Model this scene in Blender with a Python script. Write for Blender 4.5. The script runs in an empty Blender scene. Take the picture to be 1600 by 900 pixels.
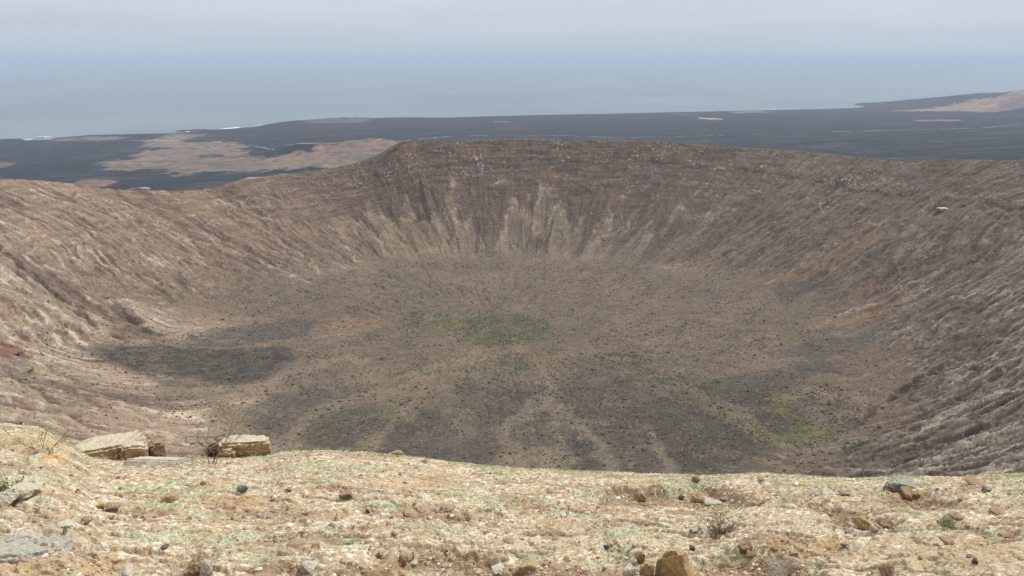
import bpy, bmesh, math, random
import numpy as np
R = math.radians
C = bpy.context.scene.collection
scene = bpy.context.scene

# ------------------------------------------------------------------ camera
F = 1256.0; TH = R(16.0)
cam_d = bpy.data.cameras.new('camera'); cam = bpy.data.objects.new('camera', cam_d); C.objects.link(cam)
cam_d.sensor_width = 36; cam_d.lens = 36*F/1600; cam_d.clip_start = 0.1; cam_d.clip_end = 200000
cam.location = (0, 0, 0); cam.rotation_euler = (R(90)-TH, 0, 0)
scene.camera = cam

# ------------------------------------------------------------------ light
SUN_EL, SUN_AZ = 54.0, 58.0          # degrees; azimuth clockwise from +Y (view direction)
w = bpy.data.worlds.new('World'); scene.world = w; w.use_nodes = True
nt = w.node_tree; nt.nodes.clear()
def N(nt, t, **kw):
    n = nt.nodes.new(t)
    for k, v in kw.items(): setattr(n, k, v)
    return n
def L(nt, a, b): nt.links.new(a, b)
sky = N(nt, 'ShaderNodeTexSky', sky_type='NISHITA', sun_disc=False)
sky.sun_elevation = R(SUN_EL); sky.sun_rotation = R(SUN_AZ); sky.dust_density = 4; sky.air_density = 1.2
skm = N(nt, 'ShaderNodeVectorMath', operation='SCALE'); skm.inputs['Scale'].default_value = 0.10
L(nt, sky.outputs[0], skm.inputs[0])
tc = N(nt, 'ShaderNodeTexCoord'); sep = N(nt, 'ShaderNodeSeparateXYZ'); L(nt, tc.outputs['Generated'], sep.inputs[0])
ramp = N(nt, 'ShaderNodeValToRGB'); L(nt, sep.outputs['Z'], ramp.inputs[0])
cr = ramp.color_ramp; cr.elements[0].position = 0.0; cr.elements[0].color = (.485, .567, .66, 1)
cr.elements[1].position = 1.0; cr.elements[1].color = (.97, 1.01, 1.07, 1)
for p, c in ((.012, (.52, .60, .695)), (.03, (.575, .645, .735)), (.05, (.61, .665, .75)), (.075, (.66, .70, .785)), (.3, (.88, .94, 1.0))):
    e = cr.elements.new(p); e.color = (*c, 1)
mp = N(nt, 'ShaderNodeMapping'); mp.inputs['Scale'].default_value = (2.2, 2.2, 26); L(nt, tc.outputs['Generated'], mp.inputs[0])
nz = N(nt, 'ShaderNodeTexNoise'); nz.inputs['Scale'].default_value = 1.6; nz.inputs['Detail'].default_value = 5; L(nt, mp.outputs[0], nz.inputs['Vector'])
mr = N(nt, 'ShaderNodeMapRange'); mr.inputs[1].default_value = .3; mr.inputs[2].default_value = .7; mr.inputs[3].default_value = .95; mr.inputs[4].default_value = 1.04
L(nt, nz.outputs[0], mr.inputs[0])
cl = N(nt, 'ShaderNodeVectorMath', operation='SCALE'); L(nt, ramp.outputs[0], cl.inputs[0]); L(nt, mr.outputs[0], cl.inputs['Scale'])
mx = N(nt, 'ShaderNodeMix', data_type='RGBA'); mx.inputs[0].default_value = .95
L(nt, skm.outputs[0], mx.inputs[6]); L(nt, cl.outputs[0], mx.inputs[7])
bg = N(nt, 'ShaderNodeBackground'); bg.inputs[1].default_value = .93; L(nt, mx.outputs[2], bg.inputs[0])
wo = N(nt, 'ShaderNodeOutputWorld'); L(nt, bg.outputs[0], wo.inputs[0])

sd = bpy.data.lights.new('sun', 'SUN'); sd.energy = 2.7; sd.angle = R(2.5); sd.color = (1, .965, .905)
sun = bpy.data.objects.new('sun', sd); C.objects.link(sun)
from mathutils import Vector
sv = Vector((math.sin(R(SUN_AZ))*math.cos(R(SUN_EL)), math.cos(R(SUN_AZ))*math.cos(R(SUN_EL)), math.sin(R(SUN_EL))))
sun.rotation_euler = sv.to_track_quat('Z', 'Y').to_euler()
scene.view_settings.view_transform = 'Standard'; scene.view_settings.look = 'None'
scene.view_settings.gamma = 1; scene.view_settings.exposure = 0.12
scene.render.engine = 'CYCLES'
scene.cycles.max_bounces = 4; scene.cycles.diffuse_bounces = 2; scene.cycles.volume_bounces = 0
scene.cycles.use_denoising = True; scene.cycles.denoising_prefilter = 'NONE'; scene.cycles.denoising_input_passes = 'RGB_ALBEDO_NORMAL'

# ------------------------------------------------------------------ numpy noise
rs = np.random.RandomState(7)
PERM = rs.permutation(256).astype(np.int32); PERM = np.concatenate([PERM, PERM])
GA = rs.rand(256)*2*np.pi; GX = np.cos(GA).astype(np.float32); GY = np.sin(GA).astype(np.float32)
def gn(x, y, seed=0):
    x = np.asarray(x, np.float64)+seed*17.31; y = np.asarray(y, np.float64)+seed*9.77
    xi = np.floor(x); yi = np.floor(y)
    fx = (x-xi).astype(np.float32); fy = (y-yi).astype(np.float32)
    xi = xi.astype(np.int64) & 255; yi = yi.astype(np.int64) & 255
    x1 = (xi+1) & 255; y1 = (yi+1) & 255
    u = fx*fx*fx*(fx*(fx*6-15)+10); v = fy*fy*fy*(fy*(fy*6-15)+10)
    def g(a, b, dx, dy):
        h = PERM[PERM[a]+b]; return GX[h]*dx+GY[h]*dy
    n00 = g(xi, yi, fx, fy); n10 = g(x1, yi, fx-1, fy); n01 = g(xi, y1, fx, fy-1); n11 = g(x1, y1, fx-1, fy-1)
    a = n00+u*(n10-n00); b = n01+u*(n11-n01)
    return (a+v*(b-a))*1.5
def fbm(x, y, o=4, seed=0, gain=.5, lac=2.03):
    s = 0; a = 1; t = 0
    for i in range(o):
        s = s+a*gn(x, y, seed+i*3.7); t += a; a *= gain; x = np.asarray(x)*lac; y = np.asarray(y)*lac
    return s/t*1.3
def ridged(x, y, o=3, seed=0):
    s = 0; a = 1; t = 0
    for i in range(o):
        s = s+a*(1-np.abs(gn(x, y, seed+i*5.1))*2); t += a; a *= .5; x = np.asarray(x)*2.1; y = np.asarray(y)*2.1
    return np.clip(s/t, 0, 1)
def ss(a, b, x):
    t = np.clip((x-a)/(b-a), 0, 1); return t*t*(3-2*t)

# ------------------------------------------------------------------ photograph geometry (used to survey points in the world)
def ray(px, py):
    xc = (np.asarray(px, float)-800)/F; yc = (450-np.asarray(py, float))/F
    return np.stack([xc, math.cos(TH)+yc*math.sin(TH), -math.sin(TH)+yc*math.cos(TH)], -1)
def at_z(px, py, z):
    r = ray(px, py); return r*(z/r[..., 2])[..., None]
def at_d(px, py, d):
    r = ray(px, py); return r*(d/np.hypot(r[..., 0], r[..., 1]))[..., None]
def project(x, y, z):
    dp = y*math.cos(TH)-z*math.sin(TH)
    return 800+F*x/dp, 450-F*(y*math.sin(TH)+z*math.cos(TH))/dp

# ------------------------------------------------------------------ crater shape
OX, OY, ZC = -8.0, 722.0, -251.0
rim_px = [(-60,285,960),(0,280,1000),(60,282,1030),(110,287,1055),(180,297,1080),(230,298,1100),(290,299,1120),(340,294,1140),(375,283,1150),(430,275,1160),(500,268,1170),
          (560,255,1180),(590,243,1184),(608,233,1187),(625,222,1190),(640,220,1192),(700,219,1198),(850,218,1205),(950,219,1205),(1050,224,1200),(1150,231,1192),(1250,237,1180),
          (1300,242,1170),(1345,247,1160),(1385,252,1148),(1410,252.5,1140),(1440,250,1130),(1520,250,1090),(1600,252,1050),(1680,255,1010)]
pts = [tuple(at_d(a, b, d)) for a, b, d in rim_px]
pts += [(-600,560,-88),(-560,400,-62),(-440,230,-36),(-250,70,-16),(-90,-6,-9),(0,-14,-8),(90,-6,-9),(290,90,-16),(460,250,-34),(590,420,-62),(640,600,-92),(655,760,-108)]
base = [(-293,640,-226),(-345,585,-218),(-250,520,-226),(-195,470,-236),(-110,425,-242),(0,400,-245),(110,415,-244),(208,470,-241),(262,559,-236),(290,661,-232),(275,802,-231),
        (190,893,-235),(60,950,-238),(-80,960,-238),(-170,905,-232),(-235,835,-228),(-290,730,-226)]
def table(P, zi):
    P = np.array(P); ph = np.arctan2(P[:, 0]-OX, P[:, 1]-OY); rh = np.hypot(P[:, 0]-OX, P[:, 1]-OY)
    o = np.argsort(ph); ph, rh, z = ph[o], rh[o], P[o, 2]
    g = np.linspace(-np.pi, np.pi, 1441)
    out = []
    for v in (rh, z):
        q = np.interp(g, np.concatenate([ph-2*np.pi, ph, ph+2*np.pi]), np.tile(v, 3))
        k = np.exp(-.5*(np.arange(-40, 41)/zi)**2); k /= k.sum()
        q = np.convolve(np.concatenate([q[-41:-1], q, q[1:41]]), k, 'valid'); out.append(q)
    return g, out[0], out[1]
RG, RR, RZ = table(pts, 2.5); BG, BR, BZ = table(base, 12)
def coast_d(az):      # distance of the shore by bearing from the viewpoint
    cp = [(-200,222),(0,218),(32,217.5),(40,220.5),(78,219.5),(86,216.5),(140,212),(270,209),(345,203),(400,199),(430,193),(465,189),(540,187),(625,184),(700,184.5),(860,180),(950,178.5),(1100,175),(1200,173),(1340,170),(1420,169),(1600,165),(1800,165)]
    cp = np.array(cp, float); p = at_z(cp[:, 0], cp[:, 1], -450.0)
    return np.interp(az, np.arctan2(p[:, 0], p[:, 1]), np.hypot(p[:, 0], p[:, 1]))
def plain(x, y):
    d = np.hypot(x, y); az = np.arctan2(x, y); cd = coast_d(az)
    e = np.clip((cd-d), -400, 1e9)
    h = -450+np.where(e > 0, 6*ss(0, 25, e)+e*.026*ss(0, 900, e), e*.05)
    inl = ss(0, 200, e)
    h = h+inl*(fbm(x/420, y/420, 4, 3)*9+fbm(x/60, y/60, 3, 5)*1.6)
    # low rise near the shore, cinder hills, far hills to the right
    def hill(px, py, dd, hh, rx, ry):
        q = at_d(px, py, dd); return hh*np.exp(-((x-q[0])/rx)**2-((y-q[1])/ry)**2)
    h = h+hill(545,190,6050,26,260,180)+hill(770,181,7000,8,500,120)+hill(285,210,5600,14,60,60)+hill(310,208,5650,10,90,50)
    h = h+hill(580,240,3300,52,190,200)+hill(470,245,3350,38,150,150)+hill(700,240,3000,25,300,200)
    h = h+hill(395,290,1900,32,110,120)+hill(150,292,2150,44,130,120)
    h = h+hill(1640,175,8300,150,700,500)+hill(1560,175,9100,95,900,600)+hill(1480,172,9300,40,800,500)+hill(1660,185,6800,80,300,260)
    return h
def crater(x, y, det=True):
    dx = x-OX; dy = y-OY; ph = np.arctan2(dx, dy); rh = np.hypot(dx, dy)
    Rr = np.interp(ph, RG, RR); Rz = np.interp(ph, RG, RZ); Br = np.interp(ph, BG, BR); Bz = np.interp(ph, BG, BZ)
    s = (rh-Br)/(Rr-Br)
    sc = np.clip(s, 0, 1)
    spf = lambda q: np.logaddexp(0, (np.minimum(q, 1)-.07)/.085)*.085
    fl = np.minimum(rh, Rr)/Br; zf = ZC+(Bz-ZC)*fl**1.8; zr = ZC+(Bz-ZC)*(Rr/Br)**1.8
    z = zf+(Rz-zr)*spf(s)/spf(1.)
    u = np.clip(rh-Rr, 0, None)
    out = Rz-.33*u*(1-np.exp(-u/25.))
    pl = plain(x, y)
    far = ss(0, 30, u)
    k = 25.
    blend = np.maximum(out, pl)+k*np.exp(-np.abs(out-pl)/k)*.5*far
    z = np.where(u > 0, blend, z)
    return z, s, ph, rh
def gull(s, ph, rh, x, y):
    """erosion: spurs, rills and strata ledges, as a height to add, with the masks the colours use"""
    arc = ph*330.
    wall = ss(.0, .14, s)*(1-ss(.86, 1.0, s))
    tw = fbm(x/90, y/90, 3, 21)*.16
    k1 = ridged(ph*8.5+tw+s*.15, s*.5, 3, 11)
    farw = ss(1.3, .85, np.abs(ph-.1)); phs = ph+.42*np.tanh(2*ph)*(np.clip(s, 0, 1)-.5)*(ss(.85, 1.6, np.abs(ph))+np.where(ph > 0, 1.3, .2)*ss(1.5, 2.3, np.abs(ph)))*ss(1.0, .5, s); left = ss(-.3, -.8, ph)                                      # wall opposite the viewer
    low = ss(-.05, .1, s)*(1-ss(.28, .6, s+fbm(ph*9, s, 2, 91)*.3))
    spur = low*farw*ss(.35+.9*np.clip(s, 0, .6), .75+.6*np.clip(s, 0, .6), k1+.18*fbm(x/12, y/12, 3, 92))
    k2 = ridged(ph*26+tw*3, s*1.6+fbm(x/50, y/50, 2, 4), 3, 15)
    h = (k1-.5)*9*low*(.25+.75*farw)+(k2-.5)*2.6*wall
    # long diagonal ribs of the near side walls
    side = ss(.5, 1.0, np.abs(ph))
    rb = ridged(phs*16+fbm(x/60, y/60, 3, 31)*.5, s*1.2, 3, 33)
    rb2 = ridged(phs*58+fbm(x/26, y/26, 3, 36)*.45, s*2.6, 4, 37)
    h = h+side*wall*((rb-.5)*7*(1-.5*ss(.6, .9, s))+(rb2-.5)*3.1*ss(-.45, .3, fbm(x/75, y/75, 3, 66))*(1-.8*ss(.5, .8, s)))*(1-.3*left)
    up = ss(.45, .75, s+fbm(x/80, y/80, 2, 41)*.2)*(1-ss(.97, 1.02, s))
    tt = s*15+fbm(x/90, y/90, 4, 43)*.9
    ter = (tt-np.floor(tt)); led = ss(.0, .75, ter)-ter
    h = h+up*led*3.4*(1-.5*side)
    st = fbm(phs*85+fbm(x/30, y/30, 3, 58)*.8, s*6.0, 4, 59)*ss(-.5, .3, fbm(x/55, y/55, 3, 67))*1.3
    h = h+fbm(x/14, y/14, 4, 51)*.6*(.25+wall)+fbm(x/3.1, y/3.1, 2, 57)*.45*(.3+wall)+st*1.5*wall+1.6*fbm(x/7, y/7, 3, 60)*ss(.8, 1., s)*ss(1.2, 1., s)
    h = h-ridged(ph*9+fbm(x/60, y/60, 3, 62)*.6, rh/260, 3, 63)**3*2.2*ss(.1, -.1, s)*ss(40, 120, rh)
    return h, dict(k1=k1, spur=spur, k2=k2, rb=rb, rb2=rb2, side=side, up=up, ter=ter, wall=wall, low=low, farw=farw, led=led, st=st, phs=phs)
def Hc(x, y):
    z, s, ph, rh = crater(x, y); h, m = gull(s, ph, rh, x, y); return z+h

def march(px, py, d0=150., d1=1250., n=2600):
    r = ray(px, py); r = r/np.hypot(r[..., 0], r[..., 1])[..., None]
    r = r.reshape(-1, 3); ds = np.linspace(d0, d1, n)
    X = r[:, 0:1]*ds; Y = r[:, 1:2]*ds; Z = r[:, 2:3]*ds
    z = crater(X, Y)[0]; hit = Z < z; i = np.where(hit.any(1), hit.argmax(1), n-1)
    j = np.arange(len(r)); return np.stack([X[j, i], Y[j, i], z[j, i]], -1)

# ------------------------------------------------------------------ masks laid out in world metres
def poly_mask(x, y, P, soft, warp=0., seed=0, wl=30.):
    P = np.asarray(P, float); out = np.zeros(x.shape, np.float32)
    m = (x > P[:, 0].min()-soft*2-warp) & (x < P[:, 0].max()+soft*2+warp) & (y > P[:, 1].min()-soft*2-warp) & (y < P[:, 1].max()+soft*2+warp)
    if not m.any(): return out
    X = x[m]; Y = y[m]
    if warp: X, Y = X+warp*fbm(X/wl, Y/wl, 4, seed+61), Y+warp*fbm(X/wl+9, Y/wl+5, 4, seed+71)
    d2 = np.full(X.shape, 1e18); ins = np.zeros(X.shape, bool)
    for i in range(len(P)):
        a = P[i]; b = P[(i+1) % len(P)]; e = b-a
        t = np.clip(((X-a[0])*e[0]+(Y-a[1])*e[1])/max(e@e, 1e-9), 0, 1)
        d2 = np.minimum(d2, (X-a[0]-t*e[0])**2+(Y-a[1]-t*e[1])**2)
        c = ((a[1] > Y) != (b[1] > Y)); 
        with np.errstate(divide='ignore', invalid='ignore'):
            ins ^= c & (X < (b[0]-a[0])*(Y-a[1])/(b[1]-a[1]+1e-12)+a[0])
    sdv = np.where(ins, np.sqrt(d2), -np.sqrt(d2)); out[m] = ss(-soft, soft, sdv); return out
def line_mask(x, y, P, wdt, soft, warp=0., seed=0, wl=30.):
    P = np.asarray(P, float); out = np.zeros(x.shape, np.float32); g = wdt+soft+warp+1
    m = (x > P[:, 0].min()-g) & (x < P[:, 0].max()+g) & (y > P[:, 1].min()-g) & (y < P[:, 1].max()+g)
    if not m.any(): return out
    X = x[m]; Y = y[m]
    if warp: X, Y = X+warp*fbm(X/wl, Y/wl, 4, seed+61), Y+warp*fbm(X/wl+9, Y/wl+5, 4, seed+71)
    d2 = np.full(X.shape, 1e18)
    for i in range(len(P)-1):
        a = P[i]; e = P[i+1]-a; t = np.clip(((X-a[0])*e[0]+(Y-a[1])*e[1])/max(e@e, 1e-9), 0, 1)
        d2 = np.minimum(d2, (X-a[0]-t*e[0])**2+(Y-a[1]-t*e[1])**2)
    out[m] = 1-ss(wdt, wdt+soft, np.sqrt(d2)); return out
def W(pl): a = np.array(pl, float); return march(a[:, 0], a[:, 1])[:, :2]
def ell(cx, cy, rx, ry, n=14):
    t = np.linspace(0, 2*np.pi, n, endpoint=False); return W(list(zip(cx+rx*np.cos(t), cy+ry*np.sin(t))))
def mixc(c, col, m):
    m = np.clip(m, 0, 1)[..., None]; return c*(1-m)+np.array(col, np.float32)*m

# ------------------------------------------------------------------ mesh helpers
def np_mesh(name, V, Fq, mat, col=None, smooth=True, parent=None, cname='albedo'):
    me = bpy.data.meshes.new(name); V = np.asarray(V, np.float32); Fq = np.asarray(Fq, np.int32); k = Fq.shape[1]
    me.vertices.add(len(V)); me.vertices.foreach_set('co', V.ravel())
    me.loops.add(Fq.size); me.loops.foreach_set('vertex_index', Fq.ravel())
    me.polygons.add(len(Fq)); me.polygons.foreach_set('loop_start', np.arange(0, Fq.size, k, dtype=np.int32))
    me.polygons.foreach_set('loop_total', np.full(len(Fq), k, np.int32))
    me.polygons.foreach_set('use_smooth', np.full(len(Fq), smooth))
    me.update(calc_edges=True)
    if col is not None:
        at = me.color_attributes.new(cname, 'FLOAT_COLOR', 'POINT')
        c4 = np.ones((len(V), 4), np.float32); c4[:, :3] = np.clip(col, .004, 1); at.data.foreach_set('color', c4.ravel())
    me.materials.append(mat); o = bpy.data.objects.new(name, me); C.objects.link(o)
    if parent: o.parent = parent
    return o
def grid_faces(nr, nc):
    i = np.arange(nr*nc).reshape(nr, nc)
    return np.stack([i[:-1, :-1], i[:-1, 1:], i[1:, 1:], i[1:, :-1]], -1).reshape(-1, 4)
def tag(o, label=None, cat=None, group=None, kind=None):
    for k, v in (('label', label), ('category', cat), ('group', group), ('kind', kind)):
        if v: o[k] = v
    return o

# ------------------------------------------------------------------ materials
def earth_mat(name, s1, amt1, s2, amt2, bump_s, bump_d, rough=.95, fleck=()):
    """albedo attribute x two octaves of mottling, with bump"""
    m = bpy.data.materials.new(name); m.use_nodes = True; t = m.node_tree; p = t.nodes['Principled BSDF']
    a = N(t, 'ShaderNodeAttribute', attribute_name='albedo'); co = N(t, 'ShaderNodeTexCoord')
    def no(sc, det):
        n = N(t, 'ShaderNodeTexNoise'); n.inputs['Scale'].default_value = sc; n.inputs['Detail'].default_value = det; n.inputs['Roughness'].default_value = .6
        L(t, co.outputs['Object'], n.inputs['Vector']); return n
    n1 = no(s1, 4); n2 = no(s2, 3)
    def rng(n, amt):
        r = N(t, 'ShaderNodeMapRange'); r.inputs[1].default_value = .3; r.inputs[2].default_value = .7; r.inputs[3].default_value = 1-amt; r.inputs[4].default_value = 1+amt
        L(t, n.outputs[0], r.inputs[0]); return r
    r1 = rng(n1, amt1); r2 = rng(n2, amt2)
    mu = N(t, 'ShaderNodeMath', operation='MULTIPLY'); L(t, r1.outputs[0], mu.inputs[0]); L(t, r2.outputs[0], mu.inputs[1])
    sc = N(t, 'ShaderNodeVectorMath', operation='SCALE'); L(t, a.outputs['Color'], sc.inputs[0]); L(t, mu.outputs[0], sc.inputs['Scale'])
    out = sc.outputs[0]
    if fleck:                                     # flakes of pale crust and dark grains between them
        for scl, lo_, hi_, col, amt_ in fleck:
            f = no(scl, 3); big = no(scl*.12, 3); ad = N(t, 'ShaderNodeMath', operation='MULTIPLY_ADD'); L(t, big.outputs[0], ad.inputs[0]); ad.inputs[1].default_value = .5 if hi_ > lo_ else -.5
            of = N(t, 'ShaderNodeMath', operation='ADD'); L(t, f.outputs[0], of.inputs[0]); of.inputs[1].default_value = -.25 if hi_ > lo_ else .25
            L(t, of.outputs[0], ad.inputs[2])
            r = N(t, 'ShaderNodeMapRange'); r.inputs[1].default_value = lo_; r.inputs[2].default_value = hi_; r.inputs[3].default_value = 0; r.inputs[4].default_value = amt_; L(t, ad.outputs[0], r.inputs[0])
            mm = N(t, 'ShaderNodeMix', data_type='RGBA'); L(t, r.outputs[0], mm.inputs[0]); L(t, out, mm.inputs[6]); mm.inputs[7].default_value = (*col, 1); out = mm.outputs[2]
    L(t, out, p.inputs['Base Color']); p.inputs['Roughness'].default_value = rough
    p.inputs['Specular IOR Level'].default_value = .15
    n3 = no(bump_s, 5); b = N(t, 'ShaderNodeBump'); b.inputs['Strength'].default_value = .8; b.inputs['Distance'].default_value = bump_d
    L(t, n3.outputs[0], b.inputs['Height']); L(t, b.outputs[0], p.inputs['Normal'])
    return m
M_crater = earth_mat('crater_soil', .02, .10, .35, .22, .25, 1.2, fleck=((.75, .57, .68, (.34,.295,.25), .38), (.62, .43, .33, (.065,.055,.045), .5), (.26, .42, .32, (.08,.068,.058), .35), (.31, .60, .70, (.27,.2,.14), .4)))
M_plain = earth_mat('plain_soil', .004, .10, .02, .22, .03, 6)
M_gravel = earth_mat('rubble', 3, .07, 55, .2, 40, .012)
M_ground = earth_mat('summit_crust', 3, .07, 55, .16, 34, .02, fleck=((38, .58, .68, (.72,.69,.60), .45), (31, .43, .34, (.21,.145,.085), .6), (110, .60, .70, (.70,.66,.56), .4), (95, .40, .32, (.22,.16,.10), .6)))

# ------------------------------------------------------------------ crater sheet
def az_rows(n, lim, side, nside):
    return np.concatenate([np.linspace(-side, -lim, nside, endpoint=False), np.linspace(-lim, lim, n), np.linspace(lim, side, nside+1)[1:]])
def build_crater():
    az = R(1)*az_rows(1250, 36.5, 72, 70)
    d = np.concatenate([np.linspace(9, 120, 45, endpoint=False), np.arange(120, 1250, 1.25), np.linspace(1251, 1500, 40)])
    D, A = np.meshgrid(d, az, indexing='ij'); x = D*np.sin(A); y = D*np.cos(A)
    z, s, ph, rh = crater(x, y); h, m = gull(s, ph, rh, x, y)
    near = ss(20, 90, D); z = z+h*near
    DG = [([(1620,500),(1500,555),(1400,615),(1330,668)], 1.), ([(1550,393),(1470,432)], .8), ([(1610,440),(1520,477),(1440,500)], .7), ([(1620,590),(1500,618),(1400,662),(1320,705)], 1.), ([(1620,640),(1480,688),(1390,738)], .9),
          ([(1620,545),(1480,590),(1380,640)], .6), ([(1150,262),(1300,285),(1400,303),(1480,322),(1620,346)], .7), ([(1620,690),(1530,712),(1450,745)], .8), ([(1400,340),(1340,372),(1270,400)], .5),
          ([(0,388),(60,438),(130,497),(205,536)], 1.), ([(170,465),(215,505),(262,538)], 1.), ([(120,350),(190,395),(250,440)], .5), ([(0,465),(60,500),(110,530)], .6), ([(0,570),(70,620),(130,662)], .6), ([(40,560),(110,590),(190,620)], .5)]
    PG = [([(108,372),(160,412),(215,442)], .9), ([(290,370),(400,402),(480,442)], .7), ([(10,325),(90,378),(130,420)], .8), ([(100,596),(200,640),(285,692)], .7), ([(0,585),(60,625),(115,664)], .9), ([(0,420),(60,470),(140,520)], .9),
          ([(0,500),(40,520),(90,532)], .7), ([(0,620),(60,650),(90,668)], .9), ([(600,398),(594,366),(620,346),(660,345),(684,358),(692,392)], .5), ([(175,470),(200,480),(225,505),(250,530)], .6),
          ([(1600,478),(1480,530),(1400,575)], .5), ([(1610,600),(1480,650),(1400,700)], .8), ([(1610,665),(1500,700),(1430,740)], .9), ([(1600,560),(1500,598),(1420,640)], .6), ([(1390,345),(1330,368),(1260,408),(1200,445)], .6), ([(1420,455),(1340,480),(1270,510)], .7),
          ([(420,375),(480,405),(500,430)], .7), ([(540,385),(560,412)], .9), ([(1095,395),(1040,420)], .5)]
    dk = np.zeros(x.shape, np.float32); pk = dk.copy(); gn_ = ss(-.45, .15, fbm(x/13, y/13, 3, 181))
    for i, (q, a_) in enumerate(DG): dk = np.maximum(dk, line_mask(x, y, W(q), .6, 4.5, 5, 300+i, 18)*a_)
    for i, (q, a_) in enumerate(PG): pk = np.maximum(pk, line_mask(x, y, W(q), .6, 4.0, 6, 340+i, 16)*a_)
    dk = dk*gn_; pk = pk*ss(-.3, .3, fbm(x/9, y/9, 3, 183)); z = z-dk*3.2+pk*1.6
    n1 = fbm(x/60, y/60, 4, 101); n2 = fbm(x/9, y/9, 4, 103); n3 = gn(x/2.2, y/2.2, 107); nl = fbm(x/160, y/160, 3, 109)
    farw, side, st = m['farw'], m['side'], m['st']
    st2 = fbm(m['phs']*190+n2*.5, s*9, 3, 151)
    c = np.zeros(x.shape+(3,), np.float32)+np.array((.185, .145, .115), np.float32)                # floor and talus
    c = mixc(c, (.22, .165, .12), ss(-.3, .5, n1)*.6)
    # walls
    wallm = ss(-.1, .36, s+n2*.12+n1*.16)
    c = mixc(c, (.14, .098, .077), wallm*.9)
    c = mixc(c, (.185, .115, .082), ss(.45, .8, s)*farw*ss(-.2, .6, n1)*.7)                          # rusty upper beds
    c = mixc(c, (.24, .13, .08), wallm*ss(.2, .6, fbm(ph*18, s*4, 4, 113))*.5*farw*ss(.3, .5, s))
    c = mixc(c, (.105, .082, .075), m['up']*ss(.45, .85, m['ter']+.25*n2)*.9)
    c = mixc(c, (.10, .08, .072), ss(.035, .0, np.abs(s-.80-.03*n1-.02*np.sin(ph*3)))*ss(1.1, .9, np.abs(ph))*.75)                              # dark ledges
    ff = .8*fbm(ph*9.5+n1*.25, s*1.4, 3, 191)+.16*fbm(ph*45, s*9, 4, 193)+(.33-s)*1.15
    fan = ss(-.08, .2, ff)*ss(-.10, .06, s)*farw
    c = mixc(c, (.275, .215, .16), fan*.65)
    c = mixc(c, (.42, .36, .295), farw*ss(-.04, .08, ff)*ss(.5, .1, ff)*ss(-.02, .12, s)*ss(-.05, .3, fbm(ph*34+n2*.8, s*15, 5, 117))*.5)
    c = mixc(c, (.12, .10, .09), m['low']*farw*ss(.45, .2, m['k1'])*.35)
    c = mixc(c, (.21, .165, .125), ss(-.18, .02, s)*ss(.12, .0, s)*farw*ss(-.2, .5, fbm(ph*22, s*1.5, 3, 119))*.8)
    # left wall: pale tan with white streaks; right wall: grey brown with pale ribs
    wallm = np.maximum(wallm, ss(-1.4, -1.9, ph)*ss(-.28, .02, s+.1*n1)); L_ = ss(-.45, -.9, ph)*wallm; Rr_ = ss(.5, .95, ph)*wallm
    lowL = ss(-.9, -1.9, ph)
    c = mixc(c, (.265, .19, .14), L_*.9)
    c = mixc(c, (.36, .28, .21), L_*lowL*.8)
    c = mixc(c, (.50, .44, .36), L_*ss(.12, .5, st+.35*n2)*(.3+.6*lowL)*ss(-.4, .3, n1+.1))
    c = mixc(c, (.14, .10, .08), L_*ss(.1, .5, -st+.4*n2)*.55)
    c = mixc(c, (.52, .46, .38), L_*ss(.3, .6, fbm(ph*60, s*7, 4, 155)+.3*n2)*ss(.0, .4, n1)*.7)
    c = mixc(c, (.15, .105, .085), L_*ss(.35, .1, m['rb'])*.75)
    c = mixc(c, (.165, .125, .102), Rr_*.85)
    lowR = ss(1.2, 2.3, ph)
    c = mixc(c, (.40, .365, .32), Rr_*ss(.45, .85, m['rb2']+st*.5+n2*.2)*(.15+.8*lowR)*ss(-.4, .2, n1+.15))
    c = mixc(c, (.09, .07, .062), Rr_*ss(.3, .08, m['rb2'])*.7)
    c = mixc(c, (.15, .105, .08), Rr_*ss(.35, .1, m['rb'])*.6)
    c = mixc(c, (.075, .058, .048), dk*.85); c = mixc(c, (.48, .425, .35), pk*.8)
    # white caliche specks along the beds
    sp = ss(.38, .6, gn(x/3.2, y/2.6, 121)+.35*gn(x/30, y/30, 123))*m['up']*farw*ss(.15, .5, fbm(x/40, y/12, 2, 125)+.25*np.cos((s-.83)*30))
    c = mixc(c, (.55, .50, .43), sp*.75)
    sp2 = ss(.42, .6, gn(x/3, y/3, 131))*ss(.1, .45, fbm(x/45, y/45, 3, 133))*wallm
    c = mixc(c, (.5, .45, .38), sp2*.6)
    def P(poly, col, a, soft=6, warp=14, seed=0, wl=30, streak=False):
        nonlocal c; mk = poly_mask(x, y, W(poly), soft*.8, warp*1.5, seed, wl*.8)*(.62+.38*ss(-.35, .3, n2))
        if streak: mk = mk*ss(-.5, .15, st+.3*st2+.05)
        c = mixc(c, col, mk*a)
    def Ln(line, col, a, wd=2.5, soft=3.5, warp=7, seed=0):
        nonlocal c; c = mixc(c, col, line_mask(x, y, W(line), wd, soft, warp, seed)*a)
    DK = (.070, .065, .061); SAND_SUN = (.27, .215, .155); OC = (.29, .2, .11)
    P([(120,540),(200,536),(300,538),(420,541),(470,548),(440,578),(370,602),(300,592),(200,578)], DK, .95, 8, 6, 1)
    P([(275,525),(350,508),(490,495),(500,515),(440,534),(330,533)], (.11,.1,.093), .85, 8, 8, 2)
    P([(200,575),(300,598),(380,603),(330,625),(260,615)], (.13,.115,.105), .8, 8, 8, 2)
    P([(380,640),(450,615),(560,600),(600,605),(560,630),(480,650),(430,700),(390,690)], (.115,.105,.097), .85, 7, 8, 3)
    P([(500,655),(600,625),(650,640),(560,685),(520,720),(440,720)], (.105,.097,.092), .85, 6, 7, 4)
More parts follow.
